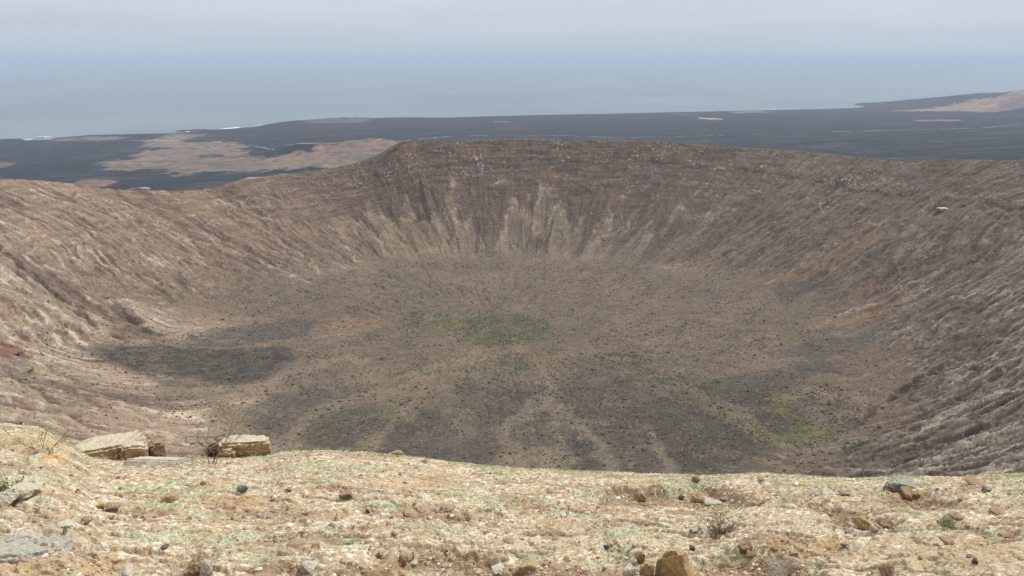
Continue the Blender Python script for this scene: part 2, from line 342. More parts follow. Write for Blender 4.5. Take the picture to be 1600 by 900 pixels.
    P([(620,640),(700,645),(770,690),(790,705),(740,735),(560,720),(600,680)], (.112,.104,.097), .85, 9, 9, 5)
    P([(850,735),(885,690),(930,690),(955,745),(900,750)], DK, .95, 4, 5, 6)
    P([(960,660),(1000,625),(1060,625),(1140,655),(1225,690),(1160,720),(1130,745),(1070,745),(1030,690)], DK, .9, 6, 7, 7)
    P([(1070,600),(1200,606),(1235,640),(1270,670),(1250,690),(1180,665),(1110,628)], DK, .9, 5, 6, 8)
    P([(1100,590),(1180,580),(1290,560),(1330,570),(1240,600),(1150,612)], (.1,.095,.09), .85, 6, 7, 9)
    P([(1200,545),(1290,530),(1400,510),(1330,555),(1240,562)], (.105,.1,.096), .8, 6, 8, 10)
    P([(1200,455),(1250,440),(1320,425),(1290,450),(1240,468)], (.105,.098,.092), .7, 5, 8, 11)
    P([(1280,470),(1330,455),(1320,475)], (.1,.095,.09), .7, 4, 6, 12)
    P([(800,560),(1000,600),(1000,720),(900,690),(840,640)], (.14,.12,.098), .5, 20, 15, 13)
    P([(380,650),(700,600),(1000,600),(1250,600),(1300,700),(1200,760),(380,760)], (.105,.093,.08), .75, 25, 20, 46)
    # orange and rusty outcrops of the right wall
    for q, col in (([(1190,445),(1270,395),(1340,355),(1400,340),(1360,385),(1290,430)], (.27,.18,.115)), ([(1270,510),(1340,480),(1420,460),(1380,490),(1320,515)], (.29,.19,.115)),
                   ([(1320,570),(1400,540),(1400,555),(1350,580)], (.28,.15,.095)), ([(1340,460),(1370,445),(1360,462)], (.3,.13,.08)), ([(1250,605),(1310,612),(1315,630),(1270,622)], (.27,.17,.11)),
                   ([(1190,740),(1210,700),(1290,690),(1300,720),(1240,745)], (.30,.215,.14)), ([(1330,590),(1420,570),(1400,620),(1340,650),(1290,660)], (.22,.165,.115))):
        P(q, tuple(np.array(col)*np.array((.92, .93, .93))), .75, 12, 20, int(q[0][0]), 18, True)
    # pale left spur blocks and cliffs
    P([(200,470),(240,470),(290,500),(350,520),(260,530),(225,510)], (.40,.34,.27), .7, 9, 16, 15, 14, True)
    P([(0,395),(40,430),(120,480),(200,530),(250,538),(160,480),(90,430),(30,390)], (.17,.115,.09), .8, 5, 10, 16, 20)
    P([(170,470),(215,500),(260,535),(240,540),(190,515)], (.15,.11,.09), .85, 4, 8, 17, 20)
    P([(-5,535),(25,545),(50,560),(20,562),(-10,560)], (.26,.12,.09), .9, 2, 4, 18, 10)
    P([(0,560),(40,562),(55,590),(20,580)], (.23,.2,.175), .8, 3, 4, 19, 10)
    P([(595,355),(640,340),(680,350),(690,385),(660,400),(610,395)], (.29,.22,.15), .6, 4, 8, 20, 15)
    P([(330,625),(400,640),(380,690),(340,680)], (.2,.17,.1), .6, 8, 6, 21)
    # sand washes, and two sunlit spots painted in the same colour
    for i, (q, wd) in enumerate((([(250,536),(330,545),(400,542),(470,528),(560,520)], 2.2), ([(360,603),(420,600),(480,575),(560,560)], 3.), ([(250,610),(300,612),(360,608)], 2.5),
                  ([(430,712),(470,655),(520,635),(590,612),(640,600),(700,565),(760,545)], 4.), ([(450,700),(500,700),(540,712),(600,690)], 1.8), ([(790,730),(800,700),(790,670),(830,640),(860,610),(850,570),(800,540)], 3.5),
                  ([(880,745),(870,700),(875,660),(860,620)], 2.2), ([(965,745),(925,690),(900,640)], 2.2), ([(1062,745),(1035,700),(1010,670)], 2.), ([(545,700),(580,690),(640,640),(690,600)], 2.5),
                  ([(1080,600),(1150,640),(1215,690),(1280,700)], 3.), ([(1210,625),(1250,605),(1300,612)], 2.5))):
        Ln(q, SAND_SUN, .55, wd*.7, 6.5, 13, 200+i)
    P([(760,735),(790,705),(850,700),(905,715),(900,735),(850,745)], SAND_SUN, .7, 5, 6, 22)
    P([(600,600),(640,590),(665,610),(640,635),(590,630)], SAND_SUN, .55, 14, 8, 23)  # sunlit spot on the floor, its light put into the colour
    P([(690,640),(730,640),(740,680),(700,690)], SAND_SUN, .5, 12, 8, 24)  # second, smaller sunlit spot painted on the floor
    P([(560,580),(700,560),(760,560),(760,600),(680,640),(600,650),(540,610)], (.25,.19,.14), .6, 20, 14, 25)
    P([(490,510),(540,495),(600,500),(590,518),(520,520)], OC, .75, 8, 6, 26)
    P([(700,550),(760,520),(900,560),(870,590),(760,570)], (.23,.165,.115), .6, 12, 10, 27)
    # green ground cover
    GR = (.105, .118, .065); YG = (.2, .19, .075)
    pat = ss(-.25, .35, fbm(x/8, y/8, 3, 141))
    def G(poly, col, a, soft=8, warp=12, seed=0):
        nonlocal c; c = mixc(c, col, poly_mask(x, y, poly, soft, warp, seed)*a*(.35+.65*pat))
    G(ell(785,515,72,27), GR, .85, 8, 10, 31); G(ell(700,497,55,16), (.13,.14,.07), .7, 9, 12, 32); G(ell(650,515,55,10), (.14,.14,.07), .5, 8, 12, 33)
    G(ell(870,522,40,16), (.15,.14,.075), .6, 8, 10, 34); G(ell(800,568,28,15), (.085,.115,.075), .7, 5, 8, 35); G(ell(970,562,45,11), (.12,.13,.06), .65, 6, 8, 36)
    G(ell(575,518,22,7), (.12,.13,.06), .6, 6, 6, 37); G(ell(720,505,18,5), YG, .6, 5, 6, 38); G(ell(620,652,30,9), YG, .65, 6, 6, 39)
    G(ell(720,575,60,10), (.17,.17,.08), .5, 8, 8, 40); G(ell(640,580,40,9), (.17,.17,.08), .45, 8, 8, 41); G(ell(1260,682,50,14), (.16,.16,.065), .8, 5, 8, 42)
    for i, q in enumerate(([(1070,605),(1120,640),(1170,670),(1230,690)], [(1205,625),(1230,650),(1280,675)], [(930,560),(1000,570)], [(500,690),(540,650),(600,640)], [(1000,590),(1080,600),(1180,610)])):
        c = mixc(c, YG if i < 2 else (.14,.14,.07), line_mask(x, y, W(q), 4, 7, 10, 50+i)*.75*(.3+.7*pat))
    c = mixc(c, (.13,.115,.085), poly_mask(x, y, W([(900,560),(1100,580),(1210,600),(1100,650),(980,650)]), 20, 12, 45)*.45)
    # outside the rim
    c = mixc(c, (.23,.155,.11), ss(1.0, 1.06, s)*.8)
    g = (1+.16*n2+.14*n3+.10*nl+.10*gn(x/1.1, y/1.1, 145))*(1+wallm*(.24*st+.2*st2)*(1-.7*farw*ss(.4, .65, s)))*(1+.7*fbm(ph*10+n1*.3, s*42+n1*.8, 4, 157)*ss(.35, .6, s)*(1-.3*side))*.71
    g = np.clip(g, .2, 3); c = c*np.array((1.045, .985, .905), np.float32); c = .895*c*(np.clip(c.mean(-1, keepdims=True), .02, .6)/.12)**.24
    c = c*g[..., None]
    V = np.stack([x, y, z], -1).reshape(-1, 3)
    o = np_mesh('crater', V, grid_faces(*x.shape), M_crater, c.reshape(-1, 3)); o['kind'] = 'structure'
    return o
build_crater()

# ------------------------------------------------------------------ lava plain and shore
def build_plain():
    az = R(1)*az_rows(1150, 37, 60, 30)
    d = np.concatenate([np.arange(1440, 3600, 6.5), np.arange(3600, 6500, 11), np.arange(6500, 12000, 24)])
    D, A = np.meshgrid(d, az, indexing='ij'); x = D*np.sin(A); y = D*np.cos(A)
    z = crater(x, y)[0]-1.5*ss(1520, 1460, D)
    z = z+ss(20, 200, coast_d(A)-D)*(fbm(x/25, y/25, 3, 7)*2.6)
    def Wp(poly):
        a = np.array(poly, float); out = []
        r = ray(a[:, 0], a[:, 1]); r = r/np.hypot(r[:, 0], r[:, 1])[:, None]
        ds = np.linspace(1440, 12000, 3000); X = r[:, 0:1]*ds; Y = r[:, 1:2]*ds; Z = r[:, 2:3]*ds
        zz = plain(X, Y); hit = Z < zz; i = np.where(hit.any(1), hit.argmax(1), 2999); j = np.arange(len(r)); return np.stack([X[j, i], Y[j, i]], -1)
    c = np.zeros(x.shape+(3,), np.float32)+np.array((.013, .014, .020), np.float32)
    c = mixc(c, (.055,.05,.048), ss(0, .6, fbm(x/300, y/90, 4, 153))*.7)
    gf = fbm(x/70, y/120, 5, 167)
    TAN = (.175,.128,.095); RED = (.20,.12,.09); GY = (.11,.093,.08)
    def P(poly, col, a, soft, warp, seed, wl=160):
        nonlocal c; xx = x+fbm(x/60, y/60, 4, 171)*warp*.8; yy = y+fbm(x/60+8, y/60, 4, 173)*warp*2.5; c = mixc(c, col, poly_mask(xx, yy, Wp(poly), soft, warp*1.5, seed, wl)*a*(1-.35*ss(.1, .5, gf)))
    P([(155,262),(165,252),(205,249),(225,236),(260,232),(215,229),(232,220),(270,218),(300,222),(350,221),(392,227),(370,229),(382,240),(410,246),(450,241),(490,232),(530,224),(580,217),(628,218),(640,240),
       (560,258),(500,262),(430,266),(400,270),(330,268),(290,274),(262,270),(255,262),(220,266)], TAN, .95, 14, 45, 1)
    P([(430,246),(470,238),(530,224),(585,217),(628,218),(610,235),(560,245),(480,252)], RED, .6, 20, 30, 2)
    P([(520,240),(560,234),(620,238),(600,250),(540,252)], GY, .7, 15, 25, 3)
    P([(250,245),(330,250),(420,252),(420,262),(330,264),(270,258)], GY, .6, 25, 30, 4)
    P([(312,241),(348,241),(352,246),(310,246)], (.04,.04,.042), .95, 5, 0, 5)
    P([(100,290),(140,280),(170,279),(188,282),(165,291),(130,294)], RED, .85, 10, 15, 6)
    P([(350,296),(390,277),(440,272),(480,272),(450,300)], (.27,.19,.13), .95, 10, 12, 7)
    P([(200,295),(225,292),(232,296)], (.4,.36,.3), .8, 4, 8, 8)
    P([(-10,258),(22,253),(20,258),(-10,264)], TAN, .7, 8, 15, 9)
    P([(-40,255),(0,252),(20,256),(0,262)], TAN, .5, 8, 15, 9)
    P([(80,218),(140,213),(205,214),(190,218),(100,220)], (.17,.14,.11), .75, 20, 30, 10)
    P([(210,219),(260,216),(290,211),(300,216),(270,221),(220,221)], (.24,.17,.13), .85, 15, 30, 11)
    P([(240,213),(285,208),(330,210),(300,215),(250,216)], (.17,.13,.10), .8, 20, 30, 12)
    P([(450,188),(540,185),(590,186),(560,192),(480,192)], (.12,.1,.08), .7, 30, 30, 13)
    P([(770,190),(795,189),(800,191),(775,191.5)], (.2,.16,.13), .7, 15, 15, 14)
    P([(1088,184),(1130,185),(1128,187),(1095,186)], (.34,.29,.2), .9, 10, 10, 15)
    P([(1060,178),(1085,178),(1070,180)], (.2,.17,.13), .7, 10, 10, 16)
    P([(1140,175),(1200,173),(1200,176),(1150,177)], (.2,.18,.13), .8, 15, 20, 17)
    P([(1430,188),(1500,187),(1500,189),(1435,190)], (.2,.16,.13), .8, 15, 15, 18)
    P([(1380,173),(1450,170),(1500,160),(1560,150),(1700,140),(1700,176),(1500,174),(1440,174)], (.26,.17,.125), .95, 40, 60, 19)
    P([(1530,174),(1570,158),(1600,150),(1700,150),(1700,180)], (.10,.075,.07), .8, 60, 50, 20)
    g = 1+.4*fbm(x/40, y/60, 5, 161)+.16*gn(x/12, y/12, 163)+.3*fbm(x/250, y/60, 3, 165)
    # shore: dark rock, wet edge
    c = c*g[..., None]
    o = np_mesh('lava_plain', np.stack([x, y, z], -1).reshape(-1, 3), grid_faces(*x.shape), M_plain, c.reshape(-1, 3)); o['kind'] = 'structure'
    # tracks draped on the plain
    def m_(name, col, r=.9):
        m = bpy.data.materials.new(name); m.use_nodes = True; t = m.node_tree; p = t.nodes['Principled BSDF']; p.inputs['Roughness'].default_value = r
        n = N(t, 'ShaderNodeTexNoise'); n.inputs['Scale'].default_value = .03; n.inputs['Detail'].default_value = 4
        co = N(t, 'ShaderNodeTexCoord'); L(t, co.outputs['Object'], n.inputs['Vector'])
        rp = N(t, 'ShaderNodeValToRGB'); L(t, n.outputs[0], rp.inputs[0]); rp.color_ramp.elements[0].position = .3; rp.color_ramp.elements[1].position = .7
        rp.color_ramp.elements[0].color = (*[v*.75 for v in col], 1); rp.color_ramp.elements[1].color = (*[min(1, v*1.15) for v in col], 1)
        L(t, rp.outputs[0], p.inputs['Base Color']); return m
    mt = m_('track_dust', (.21,.17,.14))
    def strip(name, poly, wd, mat, jit=0., lift=1.2):
        p = Wp(poly); seg = np.hypot(*np.diff(p, axis=0).T); L_ = np.concatenate([[0], np.cumsum(seg)]); n = int(L_[-1]/12)+2
        q = np.linspace(0, L_[-1], n); X = np.interp(q, L_, p[:, 0]); Y = np.interp(q, L_, p[:, 1])
        X = X+fbm(q/150, q*0, 3, 9)*14; Y = Y+fbm(q/150, q*0+7, 3, 19)*14
        tx = np.gradient(X); ty = np.gradient(Y); l = np.hypot(tx, ty); nx, ny = -ty/l, tx/l
        wv = wd*(.55+jit*np.abs(fbm(q/90, q*0, 3, 29))*2+(0.45 if not jit else 0)); rows = []
        for k in np.linspace(-1, 1, 5):
            xx = X+nx*wv*k; yy = Y+ny*wv*k; cc = plain(xx, yy)+ss(20, 200, coast_d(np.arctan2(xx, yy))-np.hypot(xx, yy))*(fbm(xx/25, yy/25, 3, 7)*1.4)
            rows.append(np.stack([xx, yy, np.maximum(cc, -450)+lift], -1))
        V = np.stack(rows, 0); o = np_mesh(name, V.reshape(-1, 3), grid_faces(5, n), mat); o['kind'] = 'structure'; return o
    strip('road', [(1300,206),(1360,205),(1420,203.5),(1480,202.5),(1560,198),(1640,194)], 9, mt)
    strip('road', [(655,218),(700,213.5),(760,212),(830,212),(900,213),(960,215.5),(1060,214),(1140,212)], 9, mt)
    strip('road', [(400,229),(450,227.5),(500,225),(560,221.5)], 6, mt)
    strip('path', [(196,276),(250,272)], 3.5, mt); strip('path', [(329,227),(333,231),(340,235),(352,237),(372,236)], 5, mt)
    strip('path', [(120,221),(170,220),(215,220)], 6, mt); strip('path', [(590,221),(640,219)], 7, mt)
    foam = m_('foam', (.85,.87,.88), .6)
    def surf(poly, wd):
        p = at_z(np.array([a for a, b in poly], float), np.array([b-.9 for a, b in poly], float), -449.6)[:, :2]
        seg = np.hypot(*np.diff(p, axis=0).T); L_ = np.concatenate([[0], np.cumsum(seg)]); n = int(L_[-1]/8)+2; q = np.linspace(0, L_[-1], n)
        X = np.interp(q, L_, p[:, 0]); Y = np.interp(q, L_, p[:, 1]); wv = wd*1.7*(.25+np.abs(fbm(q/60, q*0, 4, 5))*2.2)
        V = np.stack([np.stack([X+fbm(q/30, q*0+k, 3, 3)*wd*.4, Y+wv*k, np.full(n, -449.3)+.0*k], -1) for k in (-1, -.3, .4, 1)], 0)
        o = np_mesh('surf', V.reshape(-1, 3), grid_faces(4, n), foam); o['kind'] = 'structure'
    surf([(36,219.5),(48,218.5),(60,217),(68,215.5),(77,214.6)], 34); surf([(58,214.6),(70,214.2),(78,214.8)], 16)
    surf([(344,202.6),(352,201.8),(362,201.2),(376,200.2)], 38); surf([(290,207),(296,206.6)], 20); surf([(398,197),(408,196)], 14)
    surf([(-10,218.6),(6,217.6)], 12); surf([(1205,171.5),(1212,171.3)], 22)
    # small headland in front of the surf
build_plain()
def build_sea():
    m = bpy.data.materials.new('sea_water'); m.use_nodes = True; t = m.node_tree; p = t.nodes['Principled BSDF']
    p.inputs['Base Color'].default_value = (.07, .115, .14, 1); p.inputs['Roughness'].default_value = .42; p.inputs['Specular IOR Level'].default_value = .5
    co = N(t, 'ShaderNodeTexCoord'); q = N(t, 'ShaderNodeTexNoise'); q.inputs['Scale'].default_value = .0006; q.inputs['Detail'].default_value = 5; L(t, co.outputs['Object'], q.inputs['Vector'])
    rp = N(t, 'ShaderNodeValToRGB'); rp.color_ramp.elements[0].position = .35; rp.color_ramp.elements[1].position = .65; rp.color_ramp.elements[0].color = (.085,.125,.15,1); rp.color_ramp.elements[1].color = (.14,.18,.20,1); L(t, q.outputs[0], rp.inputs[0]); L(t, rp.outputs[0], p.inputs['Base Color'])
    n = N(t, 'ShaderNodeTexNoise'); n.inputs['Scale'].default_value = .006; n.inputs['Detail'].default_value = 6
    L(t, co.outputs['Object'], n.inputs['Vector']); b = N(t, 'ShaderNodeBump'); b.inputs['Strength'].default_value = .5; b.inputs['Distance'].default_value = 8
    L(t, n.outputs[0], b.inputs['Height']); L(t, b.outputs[0], p.inputs['Normal'])
    S = 118000.; V = [(-S, 900, -450), (S, 900, -450), (S, S, -450), (-S, S, -450)]
    o = np_mesh('sea', V, [[0, 1, 2, 3]], m); o['kind'] = 'structure'
build_sea()

# ------------------------------------------------------------------ summit ground in the foreground
edge_px = [(-300,640,10.5),(0,664,10.2),(60,668,10.),(100,690,9.8),(140,714,9.5),(180,720,9.4),(260,721,9.3),(330,718,9.3),(410,716,9.3),(440,709,9.3),(500,705,9.3),(560,708,9.2),(600,711,9.1),(650,715,9.1),(700,723,9.),(760,730,9.),(820,734,9.),
           (900,738,9.),(1000,742,9.),(1090,746,9.),(1180,743,9.),(1250,745,9.1),(1330,749,9.2),(1400,746,9.3),(1500,747,9.4),(1600,742,9.6),(1900,735,10.)]
ep = np.array(edge_px, float); er = ray(ep[:, 0], ep[:, 1]); EAZ = np.arctan2(er[:, 0], er[:, 1]); ET = -er[:, 2]/np.hypot(er[:, 0], er[:, 1]); ED = ep[:, 2]
def Hg0(x, y):
    d = np.hypot(x, y); az = np.arctan2(x, y); de = np.interp(az, EAZ, ED); T = np.interp(az, EAZ, ET)
    z0 = -1.62; k = de*.78                                # straight to k, then rolls over
    # z=z0-a*d-q*max(d-k,0)^2, tangent to the sight line at de
    e = de-k; q = -z0/(2*e*de-e*e)
    a = T-2*q*e
    u = np.maximum(d-k, 0); z = z0-a*d-q*np.minimum(u, 2.6)**2-2*q*2.6*np.maximum(u-2.6, 0)*1.25
    return z
def P0(px, py):
    r = ray(px, py); r = r/math.hypot(r[0], r[1]); ds = np.linspace(1.8, 11, 1500); hit = r[2]*ds < Hg0(r[0]*ds, r[1]*ds); i = int(hit.argmax()) if hit.any() else 1150
    return (r[0]*ds[i], r[1]*ds[i])
HOL = [([P0(*q) for q in pl], dz) for pl, dz in (
    ([(935,768),(950,757),(1000,760),(1060,762),(1100,755),(1160,768),(1180,785),(1140,792),(1060,790),(950,792)], .13),
    ([(1240,790),(1280,786),(1330,800),(1380,808),(1420,820),(1400,832),(1340,830),(1290,806)], .11), ([(1395,766),(1440,766),(1480,778),(1520,790),(1450,790),(1410,784)], .10),
    ([(555,800),(580,790),(640,794),(720,796),(760,806),(700,812),(600,812)], .08), ([(530,905),(560,880),(620,868),(700,870),(780,880),(830,905),(800,940),(540,940)], .10),
    ([(925,860),(945,848),(975,862),(985,880),(1000,905),(960,890)], .08), ([(1090,890),(1110,868),(1180,872),(1260,880),(1300,905),(1280,940),(1090,940)], .10),
    ([(1180,752),(1240,764),(1330,760),(1340,772),(1260,780),(1200,776)], .05), ([(440,905),(450,880),(480,872),(500,900)], .08), ([(1440,810),(1480,818),(1560,822),(1640,830),(1560,836),(1450,826)], .07),
    ([(320,880),(330,868),(300,862),(280,880),(290,930),(330,930)], .08), ([(300,800),(360,786),(460,790),(520,800),(440,822),(340,820)], .05), ([(40,860),(120,850),(190,862),(180,900),(40,905)], .05),
    ([(850,800),(900,790),(960,800),(930,812),(860,812)], .05), ([(1240,846),(1330,842),(1360,860),(1300,880),(1250,870)], .05), ([(20,778),(40,782),(30,790),(-20,792),(-20,770)], .08))]
def hollows(x, y):
    h = np.zeros(np.shape(x))
    for i, (pl, dz) in enumerate(HOL): h = np.maximum(h, poly_mask(x, y, pl, .13, .22, 500+i, .3)*dz)
    return h
def Hg(x, y, full=False):
    z = Hg0(x, y)-hollows(x, y); d = np.hypot(x, y); fade = .35+.65*ss(9.5, 5, d)
    xr = x*.94+y*.34; yr = -x*.34+y*.94
    lo = fbm(x/1.7, y/1.2, 3, 201); z = z+lo*.085*fade
    tn = fbm(x/1.0+3, y/.6, 6, 205, .58)*2.6; tf = tn-np.floor(tn); ter = ss(0, .22, tf)-tf
    z = z+ter*.042*fade
    md = fbm(x/.22, y/.15, 4, 211); z = z+md*.020+fbm(x/.09, y/.07, 2, 213)*.008
    fl = fbm(xr/.06, yr/.035, 3, 215); z = z+np.clip(fl, -.1, .7)*.011
    if full: return z, lo, tn, tf, md, fl
    return z
def gmarch(px, py):
    r = ray(px, py); r = r/math.hypot(r[0], r[1]); ds = np.linspace(1.8, 14, 2400)
    z = Hg0(r[0]*ds, r[1]*ds)+.0; z = Hg(r[0]*ds, r[1]*ds); hit = r[2]*ds < z
    i = int(hit.argmax()) if hit.any() else int(np.argmin(r[2]*ds-z))
    return np.array([r[0]*ds[i], r[1]*ds[i], z[i]])
LICH = {}
def ground_masks(x, y, lo, tn, tf, md, fl):
    n1 = fbm(x/.9, y/.5, 4, 221); n2 = fbm(x/.35, y/.2, 4, 223); d = np.hypot(x, y)
    lich = ss(.02, .35, n1*.8+n2*.5+.22*ss(7.5, 9.0, d)-.02)
    dirt = ss(.18, .42, fbm(x/.8+5, y/.4, 4, 227)+.0*lo)
    dirt = np.maximum(dirt, ss(.10, .0, tf)*.8)
    return n1, n2, lich, dirt
def GP(px, py): return gmarch(px, py)[:2]
def build_ground():
    az = R(1)*az_rows(1350, 36, 58, 40)
    a_ = np.geomspace(2.6, 11, 1050); d = np.concatenate([[.4, 1, 1.6, 2.1], a_, np.linspace(11.2, 32, 60)])
    D, A = np.meshgrid(d, az, indexing='ij'); x = D*np.sin(A); y = D*np.cos(A)
    z, lo, tn, tf, md, fl = Hg(x, y, True)
    n1, n2, lich, dirt = ground_masks(x, y, lo, tn, tf, md, fl)
    dirt = np.maximum(dirt, ss(.02, .06, hollows(x, y))*ss(-.5, .1, n2+.2)); n4 = fbm(x/.05, y/.035, 3, 231); n5 = gn(x/.016, y/.012, 233)
    c = np.zeros(x.shape+(3,), np.float32)+np.array((.44, .33, .21), np.float32)
    c = mixc(c, (.55, .46, .335), ss(-.1, .45, n2)*.6)
    c = mixc(c, (.43, .275, .14), ss(.0, .35, fbm(x/.5, y/.3, 4, 235))*.6)
    wh = ss(.02, .3, fl+.3*n4)*ss(-.35, .15, fbm(x/.7, y/.35, 3, 237)+.12)
    c = mixc(c, (.68, .64, .56), wh*.65)
    c = mixc(c, (.36, .25, .155), dirt*.85)
    c = mixc(c, (.17, .115, .075), ss(.25, .5, n4-.3*fl)*dirt*.6)
    c = mixc(c, (.465, .465, .31), lich*ss(-.4, .25, n4+.15)*.95)
    c = mixc(c, (.27, .185, .115), ss(.09, .0, tf)*.7)
    c = mixc(c, (.78, .74, .68), ss(.42, .62, n5*.8+fl*.6)*.5*(1-dirt))
    c = mixc(c, (.22, .155, .10), ss(.38, .62, -n5*.7-fl*.5-.3*n4)*.5)  # pits low in the flake relief darkened: crevice shade in the colour
    def blob(px, py, rx, ry, col, a, seed):
        nonlocal c
        t = np.linspace(0, 2*np.pi, 12, endpoint=False); poly = [GP(px+rx*math.cos(q), py+ry*math.sin(q)) for q in t]
        c = mixc(c, col, poly_mask(x, y, poly, .05, .10, seed, .25)*a)
    OR = (.44, .29, .165)
    for i, b in enumerate(((100,885,110,22,(.46,.32,.19)), (1500,870,130,22,(.46,.35,.225)), (370,785,60,10,OR), (1260,858,70,14,OR), (60,690,70,14,(.5,.37,.22)), (860,850,70,12,(.5,.4,.28)),
              (640,755,70,10,(.5,.36,.23)), (1390,785,60,8,OR), (480,805,60,8,(.4,.27,.16)))):
        blob(*b[:5], .8, 300+i)
    for i, b in enumerate(((700,878,90,16), (560,895,60,8), (1000,785,60,9), (1120,780,50,9), (1180,890,90,14), (850,895,80,9), (440,885,50,12), (1060,800,30,5), (1420,785,50,6), (230,800,30,4))):
        blob(*b, (.31,.205,.125), .85, 320+i)
    for i, b in enumerate(((328,828,6,3), (312,836,5,2), (85,716,22,4), (383,812,4,2))): blob(*b, (.72,.36,.06), .7, 340+i)
    blob(55, 850, 75, 22, (.40,.37,.33), .8, 350)
    c = c*(1+.12*n4+.12*n5)[..., None]*np.array((1.0, 1.0, .95), np.float32); c = c*(np.clip(c.mean(-1, keepdims=True), .05, .8)/.4)**.18
    o = np_mesh('rocky_ground', np.stack([x, y, z], -1).reshape(-1, 3), grid_faces(*x.shape), M_ground, c.reshape(-1, 3)); o['kind'] = 'structure'
build_ground()

# ------------------------------------------------------------------ rocks
def rock_mat(name, side, top, topamt=.8, lichen=(.5, .51, .36), lamt=.4, sc=9.):
    m = bpy.data.materials.new(name); m.use_nodes = True; t = m.node_tree; p = t.nodes['Principled BSDF']
    p.inputs['Roughness'].default_value = .95; p.inputs['Specular IOR Level'].default_value = .15
    co = N(t, 'ShaderNodeTexCoord'); ge = N(t, 'ShaderNodeNewGeometry'); sp = N(t, 'ShaderNodeSeparateXYZ'); L(t, ge.outputs['True Normal'], sp.inputs[0])
    def no(s, d=5):
        n = N(t, 'ShaderNodeTexNoise'); n.inputs['Scale'].default_value = s; n.inputs['Detail'].default_value = d; n.inputs['Roughness'].default_value = .62; L(t, co.outputs['Object'], n.inputs['Vector']); return n
    def rng(o, a, b, c, d):
        r = N(t, 'ShaderNodeMapRange'); r.inputs[1].default_value = a; r.inputs[2].default_value = b; r.inputs[3].default_value = c; r.inputs[4].default_value = d; L(t, o, r.inputs[0]); return r.outputs[0]
    def mix(f, a, b):
        n = N(t, 'ShaderNodeMix', data_type='RGBA'); L(t, f, n.inputs[0])
        for v, i in ((a, 6), (b, 7)):
            if isinstance(v, tuple): n.inputs[i].default_value = (*v, 1)
            else: L(t, v, n.inputs[i])
        return n.outputs[2]
    n1 = no(sc); n2 = no(sc*5); n3 = no(sc*2.2)
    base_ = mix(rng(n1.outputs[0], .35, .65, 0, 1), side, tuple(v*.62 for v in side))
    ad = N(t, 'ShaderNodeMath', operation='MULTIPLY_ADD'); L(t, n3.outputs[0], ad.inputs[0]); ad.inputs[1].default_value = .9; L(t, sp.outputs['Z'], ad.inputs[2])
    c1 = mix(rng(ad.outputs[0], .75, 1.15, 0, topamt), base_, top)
    ad2 = N(t, 'ShaderNodeMath', operation='MULTIPLY_ADD'); L(t, n1.outputs[0], ad2.inputs[0]); ad2.inputs[1].default_value = 2.2; L(t, sp.outputs['Z'], ad2.inputs[2])
    c2 = mix(rng(ad2.outputs[0], 1.7, 2.2, 0, lamt), c1, lichen)
    sc2 = N(t, 'ShaderNodeVectorMath', operation='SCALE'); L(t, c2, sc2.inputs[0]); L(t, rng(n2.outputs[0], .3, .7, .72, 1.22), sc2.inputs['Scale'])
    L(t, sc2.outputs[0], p.inputs['Base Color'])
    b = N(t, 'ShaderNodeBump'); b.inputs['Strength'].default_value = .8; b.inputs['Distance'].default_value = .02; L(t, n2.outputs[0], b.inputs['Height']); L(t, b.outputs[0], p.inputs['Normal'])
    return m
MR = {'tuff': rock_mat('tuff_rock', (.40,.26,.14), (.60,.52,.40), .8), 'ochre': rock_mat('ochre_rock', (.42,.28,.14), (.46,.34,.19), .5, lamt=.15), 'brown': rock_mat('brown_rock', (.30,.185,.11), (.40,.28,.18), .5, lamt=.15),
      'pale': rock_mat('pale_rock', (.50,.42,.32), (.62,.56,.47), .6, lamt=.3), 'dark': rock_mat('basalt_rock', (.10,.085,.078), (.16,.14,.125), .5, lamt=.1), 'grey': rock_mat('grey_rock', (.24,.21,.185), (.36,.33,.28), .6, (.42,.44,.3), .5),
      'sheet': rock_mat('weathered_rock', (.33,.28,.24), (.47,.44,.38), .7, (.48,.5,.36), .5, sc=14.),
      'red': rock_mat('red_rock', (.20,.10,.075), (.26,.16,.12), .5, lamt=0., sc=.3), 'cliff': rock_mat('cliff_rock', (.12,.09,.075), (.2,.16,.13), .7, lamt=0., sc=.3)}
def v3noise(co, sc, seed):
    x, y, z = co.T*sc; return fbm(x+z*.7, y-z*.6, 3, seed)+.6*fbm(y+31, z*1.1+x*.3, 3, seed+5)
